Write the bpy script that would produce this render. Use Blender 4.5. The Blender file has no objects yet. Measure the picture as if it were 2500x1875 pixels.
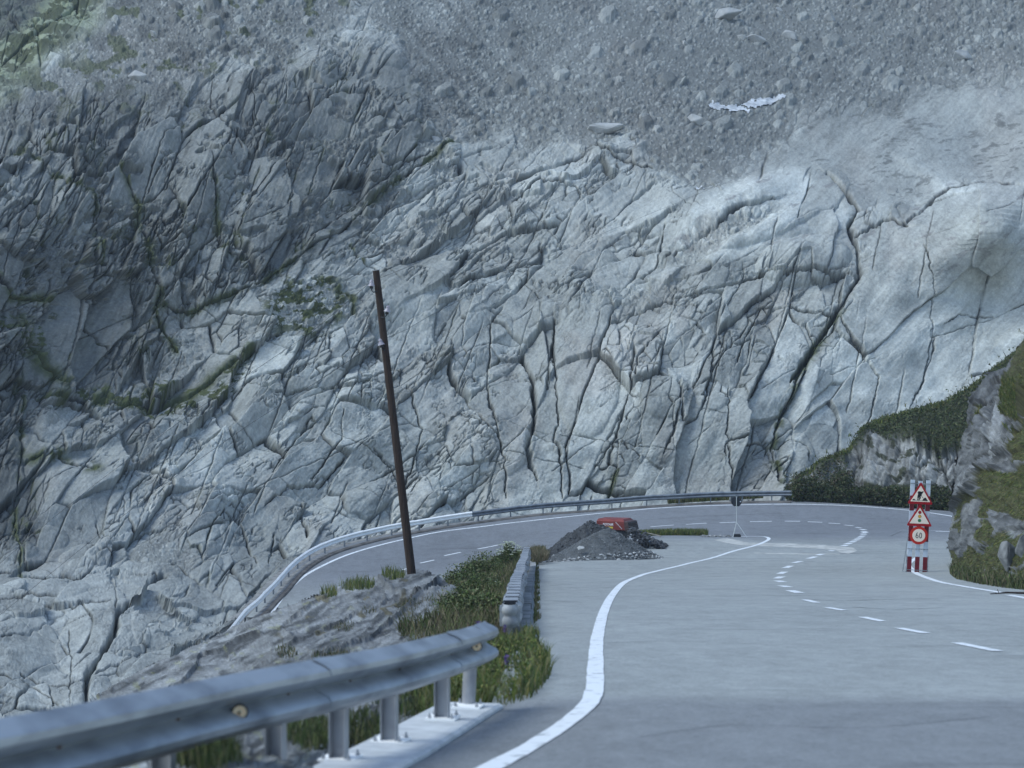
import bpy, bmesh, math, random
import numpy as np
from mathutils import Vector, Matrix
from mathutils.geometry import delaunay_2d_cdt
from math import radians as R
rng = np.random.default_rng(7); random.seed(7)
SC = bpy.context.scene; COL = SC.collection
F = 4400.0; HC = 1.53; YH = 937.5          # focal length in photo pixels, eye height above the road, level horizon row

# ------------------------------------------------------------------ camera, sky, sun, exposure
cd = bpy.data.cameras.new('camera'); cam = bpy.data.objects.new('camera', cd); COL.objects.link(cam)
cam.location = (0, 0, HC); cam.rotation_euler = (R(90), 0, 0)
cd.sensor_width = 36; cd.lens = 36*F/2500; cd.clip_start = 0.1; cd.clip_end = 3000
cd.dof.use_dof = True; cd.dof.focus_distance = 85; cd.dof.aperture_fstop = 2.6
SC.camera = cam
SUN_EL, SUN_AZ = 54, -104                    # azimuth from +Y towards +X
w = bpy.data.worlds.new('World'); SC.world = w; w.use_nodes = True
nt = w.node_tree; bg = nt.nodes['Background']
sky = nt.nodes.new('ShaderNodeTexSky'); sky.sky_type = 'NISHITA'; sky.sun_disc = False
sky.sun_elevation = R(SUN_EL); sky.sun_rotation = R(SUN_AZ); sky.air_density = 1.0; sky.dust_density = 0.6; sky.ozone_density = 1.0
nt.links.new(sky.outputs[0], bg.inputs[0]); bg.inputs[1].default_value = 0.10
sd = bpy.data.lights.new('sun', 'SUN'); sun = bpy.data.objects.new('sun', sd); COL.objects.link(sun)
sd.energy = 1.1; sd.angle = R(30); sd.color = (.91, .985, .98)
_d = Vector((math.sin(R(SUN_AZ))*math.cos(R(SUN_EL)), math.cos(R(SUN_AZ))*math.cos(R(SUN_EL)), math.sin(R(SUN_EL))))
sun.rotation_euler = _d.to_track_quat('Z', 'Y').to_euler()
SC.view_settings.view_transform = 'Standard'; SC.view_settings.look = 'None'
SC.view_settings.exposure = 1.17; SC.view_settings.gamma = 1
try:
    SC.cycles.use_denoising = True; SC.cycles.max_bounces = 5; SC.cycles.diffuse_bounces = 3
except Exception: pass

# ------------------------------------------------------------------ helpers
def P(px, py, Y): return ((px-1250)/F*Y, Y, HC-(py-YH)/F*Y)
def tag(o, label=None, cat=None, group=None, kind=None):
    if label: o['label'] = label
    if cat: o['category'] = cat
    if group: o['group'] = group
    if kind: o['kind'] = kind
    return o
def empty(name, loc=(0, 0, 0), rot=(0, 0, 0)):
    o = bpy.data.objects.new(name, None); COL.objects.link(o); o.location = loc; o.rotation_euler = rot; o.empty_display_size = .2
    return o
def link(name, me, mat, parent=None):
    o = bpy.data.objects.new(name, me); COL.objects.link(o)
    if mat is not None and not len(me.materials): me.materials.append(mat)
    if parent is not None: o.parent = parent
    return o
def npmesh(name, v, quads=None, tris=None, smooth=False):
    me = bpy.data.meshes.new(name); v = np.asarray(v, dtype=np.float32)
    loops = []; sizes = []
    if quads is not None and len(quads): loops.append(np.asarray(quads).reshape(-1)); sizes.append(np.full(len(quads), 4))
    if tris is not None and len(tris): loops.append(np.asarray(tris).reshape(-1)); sizes.append(np.full(len(tris), 3))
    loops = np.concatenate(loops).astype(np.int32); sizes = np.concatenate(sizes).astype(np.int32)
    me.vertices.add(len(v)); me.vertices.foreach_set('co', v.reshape(-1))
    me.loops.add(len(loops)); me.loops.foreach_set('vertex_index', loops)
    me.polygons.add(len(sizes)); me.polygons.foreach_set('loop_start', np.concatenate([[0], np.cumsum(sizes)[:-1]]).astype(np.int32))
    me.polygons.foreach_set('loop_total', sizes)
    me.polygons.foreach_set('use_smooth', np.full(len(sizes), smooth))
    me.update(calc_edges=True); me.validate() if False else None
    return me
def vcol(me, rgb, name='col'):
    a = me.color_attributes.new(name, 'FLOAT_COLOR', 'POINT')
    c = np.ones((len(me.vertices), 4), np.float32); c[:, :3] = rgb
    a.data.foreach_set('color', c.reshape(-1))
class MB:                                    # collects boxes, tubes, strips into ONE mesh
    def __init__(s): s.v = []; s.f = []
    def add(s, v, f):
        n = len(s.v); s.v += [tuple(p) for p in v]; s.f += [tuple(n+i for i in q) for q in f]; return s
    def box(s, c, d, rz=0, M=None):
        x, y, z = d[0]/2, d[1]/2, d[2]/2
        v = [Vector((i*x, j*y, k*z)) for i in (-1, 1) for j in (-1, 1) for k in (-1, 1)]
        Q = M if M is not None else Matrix.Rotation(rz, 3, 'Z')
        v = [Q @ p+Vector(c) for p in v]
        return s.add(v, [(0, 1, 3, 2), (4, 6, 7, 5), (0, 4, 5, 1), (2, 3, 7, 6), (0, 2, 6, 4), (1, 5, 7, 3)])
    def tube(s, pts, rad, n=10, caps=True):
        pts = [Vector(p) for p in pts]; rr = rad if isinstance(rad, (list, tuple)) else [rad]*len(pts)
        v = []; f = []
        for i, p in enumerate(pts):
            t = (pts[min(i+1, len(pts)-1)]-pts[max(i-1, 0)]).normalized()
            a = t.cross(Vector((0, 0, 1)) if abs(t.z) < .9 else Vector((0, 1, 0))).normalized(); b = t.cross(a)
            for k in range(n):
                an = 2*math.pi*k/n; v.append(p+(a*math.cos(an)+b*math.sin(an))*rr[i])
        for i in range(len(pts)-1):
            for k in range(n):
                f.append((i*n+k, i*n+(k+1) % n, (i+1)*n+(k+1) % n, (i+1)*n+k))
        if caps: f.append(tuple(reversed(range(n)))); f.append(tuple((len(pts)-1)*n+k for k in range(n)))
        return s.add(v, f)
    def disc(s, c, r, th, axis='Y', n=40):
        c = Vector(c); d = {'X': Vector((th/2, 0, 0)), 'Y': Vector((0, th/2, 0)), 'Z': Vector((0, 0, th/2))}[axis]
        return s.tube([c-d, c+d], r, n)
    def prism(s, poly, y0, y1):              # polygon given in x,z extruded along y
        n = len(poly); v = [(x, y0, z) for x, z in poly]+[(x, y1, z) for x, z in poly]
        f = [tuple(range(n)), tuple(reversed(range(n, 2*n)))]+[(i, n+i, n+(i+1) % n, (i+1) % n) for i in range(n)]
        return s.add(v, f)
    def build(s, name, mat, parent=None, smooth=False, bevel=0):
        me = bpy.data.meshes.new(name); me.from_pydata([tuple(p) for p in s.v], [], s.f)
        bm = bmesh.new(); bm.from_mesh(me); bmesh.ops.recalc_face_normals(bm, faces=bm.faces)
        if bevel: bmesh.ops.bevel(bm, geom=[e for e in bm.edges if e.is_manifold and e.calc_face_angle(0) > .6], offset=bevel, segments=2, affect='EDGES', profile=.7)
        bm.to_mesh(me); bm.free()
        if smooth:
            me.polygons.foreach_set('use_smooth', [True]*len(me.polygons))
            try: me.set_sharp_from_angle(angle=R(40))
            except Exception: pass
        return link(name, me, mat, parent)

class TPS:
    def __init__(s, pts, val, lam=0.0):
        s.p = np.array(pts, float); n = len(s.p); s.m = s.p.mean(0); s.s = s.p.std()
        q = (s.p-s.m)/s.s; s.q = q
        d = np.linalg.norm(q[:, None]-q[None], axis=2); K = s.U(d)+lam*np.eye(n)
        A = np.zeros((n+3, n+3)); A[:n, :n] = K; A[:n, n] = 1; A[:n, n+1:] = q; A[n, :n] = 1; A[n+1:, :n] = q.T
        s.w = np.linalg.solve(A, np.concatenate([np.array(val, float), np.zeros(3)]))
    @staticmethod
    def U(d): return np.where(d > 0, d*d*np.log(np.maximum(d, 1e-12)), 0)
    def __call__(s, x, y):
        x = np.asarray(x, float); y = np.asarray(y, float); sh = x.shape
        q = np.stack([x.ravel(), y.ravel()], 1); q = (q-s.m)/s.s; out = np.zeros(len(q)); n = len(s.q)
        for i in range(n): out += s.w[i]*s.U(np.hypot(q[:, 0]-s.q[i, 0], q[:, 1]-s.q[i, 1]))
        out += s.w[n]+q @ s.w[n+1:]
        return out.reshape(sh)

# numpy noise
_tabs = {}
def tab(seed):
    if seed not in _tabs: _tabs[seed] = np.random.default_rng(1000+seed).random((4, 256, 256)).astype(np.float32)
    return _tabs[seed]
def vnoise(x, y, seed=0):
    T = tab(seed)[0]; ix = np.floor(x); iy = np.floor(y); fx = (x-ix).astype(np.float32); fy = (y-iy).astype(np.float32)
    i = ix.astype(np.int32) & 255; j = iy.astype(np.int32) & 255; i1 = (i+1) & 255; j1 = (j+1) & 255
    fx = fx*fx*fx*(fx*(fx*6-15)+10); fy = fy*fy*fy*(fy*(fy*6-15)+10)
    a = T[i, j]; b = T[i1, j]; c = T[i, j1]; d = T[i1, j1]
    return ((a+(b-a)*fx)*(1-fy)+(c+(d-c)*fx)*fy)*2-1
def fbm(x, y, seed=0, o=4, g=.5):
    s = 0; a = 1; t = 0
    for k in range(o):
        s = s+a*vnoise(x, y, seed+k); t += a; a *= g
        x, y = (x*.8-y*.6)*2.03+13.1, (x*.6+y*.8)*2.03+7.7
    return s/t
def worley(x, y, seed, jit=.95):
    T = tab(seed); ix = np.floor(x).astype(np.int32); iy = np.floor(y).astype(np.int32)
    f1 = np.full(x.shape, 9e9, np.float32); f2 = f1.copy()
    ax = np.zeros(x.shape, np.float32); ay = ax.copy(); bx = ax.copy(); by = ax.copy(); ci = np.zeros(x.shape, np.int32); cj = ci.copy(); aw = ax.copy(); bw = ax.copy()
    for i in (-1, 0, 1):
        for j in (-1, 0, 1):
            u = (ix+i) & 255; v = (iy+j) & 255
            px = ((ix+i)-x+.5+(T[0][u, v]-.5)*jit).astype(np.float32); py = ((iy+j)-y+.5+(T[1][u, v]-.5)*jit).astype(np.float32)
            d = px*px+py*py; m = d < f1; m2 = (~m) & (d < f2)
            bw = np.where(m, aw, np.where(m2, T[2][u, v], bw)); aw = np.where(m, T[2][u, v], aw); f2 = np.where(m, f1, np.where(m2, d, f2)); bx = np.where(m, ax, np.where(m2, px, bx)); by = np.where(m, ay, np.where(m2, py, by))
            f1 = np.where(m, d, f1); ax = np.where(m, px, ax); ay = np.where(m, py, ay); ci = np.where(m, u, ci); cj = np.where(m, v, cj)
    ed = (f2-f1)/(2*np.sqrt((bx-ax)**2+(by-ay)**2)+1e-6)
    return np.sqrt(f1), ed, -ax, -ay, T[2][ci, cj], T[3][ci, cj], (aw+bw)*17.3 % 1
def rot(x, y, deg, L, W):                    # deg counted up-right in the photo's sense (y grows down)
    c, s = math.cos(R(deg)), math.sin(R(deg)); return (x*c-y*s)/L, (x*s+y*c)/W
def sstep(a, b, x): t = np.clip((x-a)/(b-a), 0, 1); return t*t*(3-2*t)
def blocks(x, y, deg, L, W, seed, tilt, gap, depth, step=.35, wob=.07):
    """fractured rock: every cell is a tilted facet, parted by a groove; lengths in pixels"""
    u, v = rot(x, y, deg, L, W)
    wx = fbm(u*1.3, v*1.3, seed+20, 4)*wob*2; wy = fbm(u*1.3+9, v*1.3+4, seed+30, 4)*wob*2
    f, e, dx, dy, r1, r2, eh = worley(u+wx, v+wy, seed)
    h = ((r1-.5)*2*dx+(r2-.5)*2*dy)*tilt*2+(((r1*7+r2*3) % 1)-.5)*2*step*tilt
    h = h+tilt*.16*np.minimum(e*8, 1)
    var = eh**1.3; g = np.exp(-(e*min(L, W)/(gap*(.35+.6*var)))**1.6)
    return h-g*depth*var*1.9, g*var, r1

def hblocks(x, y, seed, levels, wob=.06, ajit=26):
    """nested jointing: every block is broken again by joints of its own that stop at its edge. level = deg, L, W, tilt, gap, depth, share"""
    h = np.zeros(x.shape, np.float32); cr = h.copy(); tone = h.copy(); on = np.ones(x.shape, np.float32); p1 = h.copy(); p2 = h+.5
    for k, (deg, L, W, tilt, gap, depth, share) in enumerate(levels):
        a = np.radians(deg+(p2-.5)*ajit*(1 if k else 0)); c, s_ = np.cos(a), np.sin(a); u = (x*c-y*s_)/L+p1*61; v = (x*s_+y*c)/W+p2*37
        wx = fbm(u*1.1, v*1.1, seed+k*7+20, 3)*wob*2+fbm(x/9, y/9, seed+k*7+23, 2)*1.1/L; wy = fbm(u*1.1+9, v*1.1+4, seed+k*7+26, 3)*wob*2+fbm(x/9+5, y/9, seed+k*7+24, 2)*1.1/W
        f, e, dx, dy, r1, r2, eh = worley(u+wx, v+wy, seed+k, .9)
        var = eh**1.2; gate = .22+.9*sstep(-.28, .12, fbm(x/48+k*9, y/48, seed+k*7+28, 3)); g = np.exp(-(e*min(L, W)/(gap*(.35+.7*var)))**1.6)
        hh = ((r1-.5)*2*dx+(r2-.5)*2*dy)*tilt*2+(((r1*7+r2*3) % 1)-.5)*.9*tilt-((1-np.minimum(e*min(L, W)/4, 1))**2)*min(tilt*.2, 1.0)-g*depth*1.7*(.2+var)*gate
        h += on*hh; cr = np.maximum(cr, on*g*gate*(.3+.7*var)); tone += on*(((r1*5.3+r2*9.1) % 1)-.5)*(1 if k < 2 else .6)
        pick = ((r1*11.9+r2*7.3) % 1) < (levels[k+1][6] if k+1 < len(levels) else 0); on = on*pick; p1, p2 = r1, r2
    return h, cr, tone

# ------------------------------------------------------------------ materials
def nmat(name):
    m = bpy.data.materials.new(name); m.use_nodes = True; t = m.node_tree; b = t.nodes['Principled BSDF']; return m, t, b
def noise_mat(name, c1, c2, scale=5, rough=.8, metal=0, bump=0, bscale=None, detail=6, stretch=(1, 1, 1), lo=.35, hi=.65, c3=None, spec=.3):
    m, t, b = nmat(name); N = t.nodes; L = t.links
    tc = N.new('ShaderNodeTexCoord'); mp = N.new('ShaderNodeMapping'); mp.inputs['Scale'].default_value = stretch
    L.new(tc.outputs['Object'], mp.inputs[0]); n = N.new('ShaderNodeTexNoise'); n.inputs['Scale'].default_value = scale; n.inputs['Detail'].default_value = detail
    L.new(mp.outputs[0], n.inputs['Vector']); cr = N.new('ShaderNodeValToRGB'); e = cr.color_ramp.elements
    e[0].position = lo; e[0].color = (*c1, 1); e[1].position = hi; e[1].color = (*c2, 1)
    if c3: x = e.new((lo+hi)/2); x.color = (*c3, 1)
    L.new(n.outputs[0], cr.inputs[0]); L.new(cr.outputs[0], b.inputs['Base Color'])
    b.inputs['Roughness'].default_value = rough; b.inputs['Metallic'].default_value = metal; b.inputs['Specular IOR Level'].default_value = spec
    if bump:
        n2 = N.new('ShaderNodeTexNoise'); n2.inputs['Scale'].default_value = bscale or scale*4; n2.inputs['Detail'].default_value = 5
        L.new(mp.outputs[0], n2.inputs['Vector']); bp = N.new('ShaderNodeBump'); bp.inputs['Distance'].default_value = bump; bp.inputs['Strength'].default_value = 1
        L.new(n2.outputs[0], bp.inputs['Height']); L.new(bp.outputs[0], b.inputs['Normal'])
    return m
def attr_mat(name, rough=.9, bump=.05, bscale=4, vary=.25, vscale=3, trans=0):
    m, t, b = nmat(name); N = t.nodes; L = t.links
    at = N.new('ShaderNodeAttribute'); at.attribute_name = 'col'
    tc = N.new('ShaderNodeTexCoord'); n = N.new('ShaderNodeTexNoise'); n.inputs['Scale'].default_value = vscale; n.inputs['Detail'].default_value = 8; n.inputs['Roughness'].default_value = .7
    L.new(tc.outputs['Object'], n.inputs['Vector'])
    mr = N.new('ShaderNodeMapRange'); mr.inputs[1].default_value = .25; mr.inputs[2].default_value = .75; mr.inputs[3].default_value = 1-vary; mr.inputs[4].default_value = 1+vary
    L.new(n.outputs[0], mr.inputs[0]); mx = N.new('ShaderNodeVectorMath'); mx.operation = 'SCALE'
    L.new(at.outputs['Color'], mx.inputs[0]); L.new(mr.outputs[0], mx.inputs['Scale']); L.new(mx.outputs[0], b.inputs['Base Color'])
    b.inputs['Roughness'].default_value = rough; b.inputs['Specular IOR Level'].default_value = .25
    if bump:
        n2 = N.new('ShaderNodeTexNoise'); n2.inputs['Scale'].default_value = bscale; n2.inputs['Detail'].default_value = 8; n2.inputs['Roughness'].default_value = .65
        L.new(tc.outputs['Object'], n2.inputs['Vector']); bp = N.new('ShaderNodeBump'); bp.inputs['Distance'].default_value = bump; bp.inputs['Strength'].default_value = 1
        L.new(n2.outputs[0], bp.inputs['Height']); L.new(bp.outputs[0], b.inputs['Normal'])
    return m
M_rock = attr_mat('granite', bump=.03, bscale=7, vary=.16, vscale=9)
M_nrock = attr_mat('dark_schist', bump=.05, bscale=6, vary=.35, vscale=5)
M_leaf = attr_mat('foliage', rough=.75, bump=0, vary=.2, vscale=2)
M_line = noise_mat('road_paint', (.34, .36, .37), (.70, .73, .75), 7, .7, lo=.30, hi=.44, detail=9)
M_galv = noise_mat('galvanised_steel', (.15, .168, .19), (.37, .40, .43), 2.2, .46, metal=.6, stretch=(1, 1, 3), detail=11, lo=.28, hi=.6)
M_galvp = noise_mat('galvanised_post', (.30, .31, .33), (.38, .39, .41), 6, .5, metal=.5)
M_galvo = noise_mat('weathered_steel', (.13, .15, .18), (.20, .23, .26), 3, .6, metal=.4)
M_tri = noise_mat('pale_tube', (.44, .47, .46), (.55, .58, .57), 5, .5)
M_galvt = noise_mat('stained_zinc', (.20, .22, .24), (.34, .36, .38), 3, .55, metal=.3)
M_galvc = noise_mat('dull_zinc', (.20, .21, .22), (.36, .38, .39), 5, .6, metal=.1)
M_galvn = noise_mat('new_steel', (.82, .82, .80), (.92, .92, .90), 3, .5, metal=0)
M_conc = noise_mat('concrete', (.42, .44, .45), (.56, .58, .59), 6, .85, bump=.004, bscale=60)
M_concd = noise_mat('weathered_concrete', (.16, .165, .16), (.34, .345, .34), 2.2, .9, bump=.01, bscale=30)
M_dark = noise_mat('dark_metal', (.02, .022, .026), (.04, .043, .05), 8, .6)
M_rust = noise_mat('rusty_bolt', (.06, .035, .02), (.12, .06, .03), 20, .8)
M_wood = noise_mat('tarred_wood', (.022, .014, .011), (.05, .033, .025), 6, .85, stretch=(6, 6, .4), bump=.006, bscale=12)
M_red = noise_mat('red_paint', (.14, .027, .025), (.21, .042, .036), 2, .55)
M_sred = noise_mat('sign_red', (.36, .008, .014), (.43, .012, .02), 3, .4)
M_cred = noise_mat('sign_bright_red', (.55, .03, .02), (.62, .04, .025), 3, .4)
M_dred = noise_mat('board_dark_red', (.15, .012, .02), (.2, .018, .028), 5, .5)
M_white = noise_mat('board_white', (.55, .62, .68), (.68, .74, .8), 5, .5)
M_cream = noise_mat('sign_cream', (.98, .82, .66), (1.0, .86, .70), 3, .4)  # warm headlight glow on the sign faces is put into this colour
M_black = noise_mat('sign_black', (.008, .008, .012), (.014, .014, .018), 5, .5)
M_yel = noise_mat('sign_amber', (.8, .4, .04), (.85, .45, .06), 5, .4)
M_grn = noise_mat('sign_green', (.03, .22, .09), (.04, .26, .11), 5, .4)
M_sticker = noise_mat('yellow_sticker', (.5, .42, .05), (.6, .5, .08), 5, .5)
M_porc = noise_mat('porcelain', (.28, .26, .3), (.4, .38, .42), 8, .2)
M_refl = noise_mat('reflector', (1.0, .66, .36), (1.0, .80, .52), 60, .35, spec=.6)
M_wire = noise_mat('wire', (.03, .035, .04), (.05, .055, .06), 8, .6)
M_snow = noise_mat('old_snow', (.36, .38, .40), (.62, .65, .67), 1.1, .8, bump=.03, bscale=3)

# asphalt: lighter worn lay-by, darker fresh strip near the camera, tyre streaks
def asphalt():
    m, t, b = nmat('asphalt'); N = t.nodes; L = t.links
    tc = N.new('ShaderNodeTexCoord'); sp = N.new('ShaderNodeSeparateXYZ'); L.new(tc.outputs['Object'], sp.inputs[0])
    def noise(scale, stretch, detail=6, rough=.6):
        mp = N.new('ShaderNodeMapping'); mp.inputs['Scale'].default_value = stretch; L.new(tc.outputs['Object'], mp.inputs[0])
        n = N.new('ShaderNodeTexNoise'); n.inputs['Scale'].default_value = scale; n.inputs['Detail'].default_value = detail; n.inputs['Roughness'].default_value = rough
        L.new(mp.outputs[0], n.inputs['Vector']); return n.outputs[0]
    def mr(x, a, b_, c, d):
        k = N.new('ShaderNodeMapRange'); L.new(x, k.inputs[0])
        for i, q in enumerate((a, b_, c, d)): k.inputs[i+1].default_value = q
        return k.outputs[0]
    def ma(op, a, b_):
        k = N.new('ShaderNodeMath'); k.operation = op
        for i, q in enumerate((a, b_)):
            if isinstance(q, (int, float)): k.inputs[i].default_value = q
            else: L.new(q, k.inputs[i])
        return k.outputs[0]
    wob = mr(noise(.35, (1, 1, 1), 3), 0, 1, -.5, .5)
    yy = ma('ADD', sp.outputs[1], wob)
    fresh = mr(yy, 15.6, 16.6, 1, 0)                       # newer dark strip
    # far road: y beyond the turn
    far = mr(ma('ADD', yy, ma('MULTIPLY', wob, 6)), 82, 90, 0, 1)
    wear = mr(noise(.12, (1, .5, 1), 6), .3, .7, -.12, .12)
    streak = mr(noise(.55, (.25, 1.6, 1), 8, .72), .56, .74, 0, -.36)
    grain = ma('ADD', mr(noise(26, (1, 1, 1), 4, .8), .2, .8, -.35, .35), mr(noise(3.5, (1, .5, 1), 9, .9), .2, .8, -.36, .36))
    blot = mr(noise(1.3, (1, .6, 1), 6, .7), .3, .7, -.1, .1)
    v = ma('ADD', ma('ADD', ma('ADD', ma('ADD', wear, streak), grain), blot), 1.0)
    base = N.new('ShaderNodeMix'); base.data_type = 'RGBA'; base.inputs[6].default_value = (.275, .292, .285, 1); base.inputs[7].default_value = (.165, .176, .19, 1)
    L.new(far, base.inputs[0])
    b2 = N.new('ShaderNodeMix'); b2.data_type = 'RGBA'; L.new(fresh, b2.inputs[0]); L.new(base.outputs[2], b2.inputs[6]); b2.inputs[7].default_value = (.195, .206, .212, 1)
    sc = N.new('ShaderNodeVectorMath'); sc.operation = 'SCALE'; L.new(b2.outputs[2], sc.inputs[0]); L.new(v, sc.inputs['Scale']); L.new(sc.outputs[0], b.inputs['Base Color'])
    b.inputs['Roughness'].default_value = .85; b.inputs['Specular IOR Level'].default_value = .35
    bp = N.new('ShaderNodeBump'); bp.inputs['Distance'].default_value = .006; L.new(noise(40, (1, 1, 1), 3), bp.inputs['Height']); L.new(bp.outputs[0], b.inputs['Normal'])
    return m
M_asph = asphalt()

# ------------------------------------------------------------------ road surface (fitted height field)
rail_px = [(1935, 1224, 104.2), (1884, 1224, 104.6), (1812, 1225, 105), (1735, 1227, 105.3), (1658, 1231, 105.5), (1579, 1235, 105.6), (1494, 1242, 105.6), (1410, 1248, 105.5), (1326, 1254, 105.4), (1247, 1263, 104.9), (1168, 1273, 104.18), (1094, 1283, 103.16), (1024, 1295, 101.93), (957, 1306.5, 100.56), (897, 1320, 99.0), (842, 1334, 97.32), (794, 1351, 95.52), (757, 1369, 93.61), (728, 1389, 91.64), (706, 1409, 89.65), (688, 1430, 87.66), (669, 1452, 85.66), (648, 1473, 83.67), (628, 1495, 81.67)]
rail_w = [P(*q) for q in rail_px]
cp = []
for Y in (2, 8, 16, 26, 36, 46, 54):
    for X in ((-3, 3, 9, 16, 24, 34) if Y < 30 else (-3, 1, 5, 10, 16, 24, 34)): cp.append((X, Y, -.0795*Y))
for q in rail_px[::2]: cp.append(P(*q))
for q in [(1320, 1374, 69), (1600, 1364, 72), (1756, 1357, 74), (2240, 1397, 60), (2400, 1385, 62), (1870, 1312, 89), (1790, 1311, 89), (2110, 1297, 92), (1990, 1274.6, 97.5), (1777, 1276, 97.8), (1617, 1284.5, 97.5), (1190, 1336, 96.8), (1105, 1352.5, 95.2), (1040, 1371, 93.3), (981, 1392, 91), (2100, 1236, 103), (2247, 1249, 101), (2330, 1262, 99), (2350, 1316, 86), (1560, 1308, 90), (1450, 1340, 79.5), (2050, 1345, 78), (2600, 1290, 90)]: cp.append(P(*q))
cp += [(X, Y, z) for X in (1, 5) for Y, z in ((61, -4.83), (66, -5.12))]+[(-8, 80, -8.9)]
cp = np.array(cp); ZT = TPS(cp[:, :2], cp[:, 2], lam=1e-4)
def ZR(x, y):
    x = np.asarray(x, float); y = np.asarray(y, float); z = ZT(x, y)
    def ss(a, b, t): t = np.clip((t-a)/(b-a), 0, 1); return t*t*(3-2*t)
    w = ss(-2.2, -3.4, x)*ss(88, 79, y); z = z-.05*ss(.9, -.1, x)*ss(18.5, 16, y); return z*(1-w)+(-8.92-.085*(80-y)*1.0)*w
def hit(px, py, surf=ZR, y0=4.5, y1=112, dz=0):
    Y = np.arange(y0, y1, .05); X = (px-1250)/F*Y; z = HC-(py-YH)/F*Y; d = z-surf(X, Y)-dz
    s = np.where((d[:-1] > 0) & (d[1:] <= 0))[0]
    k = s[0] if len(s) else int(np.argmin(np.abs(d)))
    f = d[k]/(d[k]-d[min(k+1, len(d)-1)]+1e-9) if len(s) else 0
    Yk = Y[k]+.05*f; return Vector(((px-1250)/F*Yk, Yk, float(surf(np.array([(px-1250)/F*Yk]), np.array([Yk]))[0])))
def cdt_surface(name, poly, surf, step, mat, dz=0, edge=.5, kind='structure'):
    """flat-topped sheet over polygon poly (world x,y) following surf"""
    pts = []
    n = len(poly)
    for i in range(n):
        a, b = Vector(poly[i]), Vector(poly[(i+1) % n]); k = max(1, int((b-a).length/edge))
        for j in range(k): pts.append(a.lerp(b, j/k))
    nb = len(pts); PP = np.array([tuple(p) for p in pts])
    xs = np.arange(PP[:, 0].min(), PP[:, 0].max(), step); ys = np.arange(PP[:, 1].min(), PP[:, 1].max(), step)
    gx, gy = np.meshgrid(xs, ys); gx = gx.ravel()+.01; gy = gy.ravel()+.013
    ins = inpoly(gx, gy, PP)
    # keep a small clearance from the border
    k = np.where(ins)[0]; d = np.min(np.hypot(gx[k][:, None]-PP[None, :, 0], gy[k][:, None]-PP[None, :, 1]), axis=1) if len(k) < 60000 else np.ones(len(k))
    k = k[d > step*.45]
    allp = pts+[Vector((gx[i], gy[i])) for i in k]
    vs, es, fs, *_ = delaunay_2d_cdt(allp, [(i, (i+1) % nb) for i in range(nb)], [list(range(nb))], 1, 1e-6)
    V = np.array([tuple(p) for p in vs]); z = surf(V[:, 0], V[:, 1])+dz
    me = npmesh(name, np.column_stack([V, z]), tris=[f for f in fs if len(f) == 3], smooth=True)
    o = link(name, me, mat)
    if kind: tag(o, kind=kind)
    return o
def inpoly(x, y, PP):
    ins = np.zeros(x.shape, bool); n = len(PP); j = n-1
    for i in range(n):
        xi, yi = PP[i][0], PP[i][1]; xj, yj = PP[j][0], PP[j][1]
        c = ((yi > y) != (yj > y)) & (x < (xj-xi)*(y-yi)/((yj-yi) if yj != yi else 1e-9)+xi); ins ^= c; j = i
    return ins
def resample(pts, step):
    pts = [Vector(p) for p in pts]; out = [pts[0]]; acc = 0
    # Catmull-Rom smooth first
    sm = []
    for i in range(len(pts)-1):
        p0 = pts[max(i-1, 0)]; p1 = pts[i]; p2 = pts[i+1]; p3 = pts[min(i+2, len(pts)-1)]
        for k in range(12):
            t = k/12; sm.append(.5*((2*p1)+(-p0+p2)*t+(2*p0-5*p1+4*p2-p3)*t*t+(-p0+3*p1-3*p2+p3)*t**3))
    sm.append(pts[-1]); out = [sm[0]]
    for a, b in zip(sm[:-1], sm[1:]):
        L = (b-a).length; pos = step-acc
        while pos <= L: out.append(a.lerp(b, pos/L)); pos += step
        acc = (acc+L) % step if L > 0 else acc
    out.append(sm[-1]); return out
def offset2d(path, d):
    out = []
    for i, p in enumerate(path):
        t = path[min(i+1, len(path)-1)]-path[max(i-1, 0)]; n = Vector((t.y, -t.x)).normalized(); out.append(Vector((p[0]+n.x*d, p[1]+n.y*d)))
    return out
rail2d = [Vector((q[0], q[1])) for q in rail_w]
rail_ext = rail2d+[Vector((-11.8, 75)), Vector((-12.3, 62))]
outer = offset2d(rail_ext, -.25)   # path runs right-to-left: negative side is the outside
if outer[5].y < rail_ext[5].y: outer = offset2d(rail_ext, .25)
road_poly = [(-3.0, 2), (-1.7, 8), (-.72, 13), (-.2, 15.6), (.12, 25), (.75, 68), (.9, 82), (-1, 86), (-3.2, 80), (-3.8, 70), (-4.4, 62)] + [tuple(p) for p in reversed(outer)] + [P(2000, 1230, 104)[:2], P(2100, 1232, 103.6)[:2], P(2247, 1243, 102)[:2], P(2340, 1250, 101)[:2], (31, 98), (38, 88), (38, 60), (38, 2)]
road = cdt_surface('road', road_poly, ZR, .6, M_asph)

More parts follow.
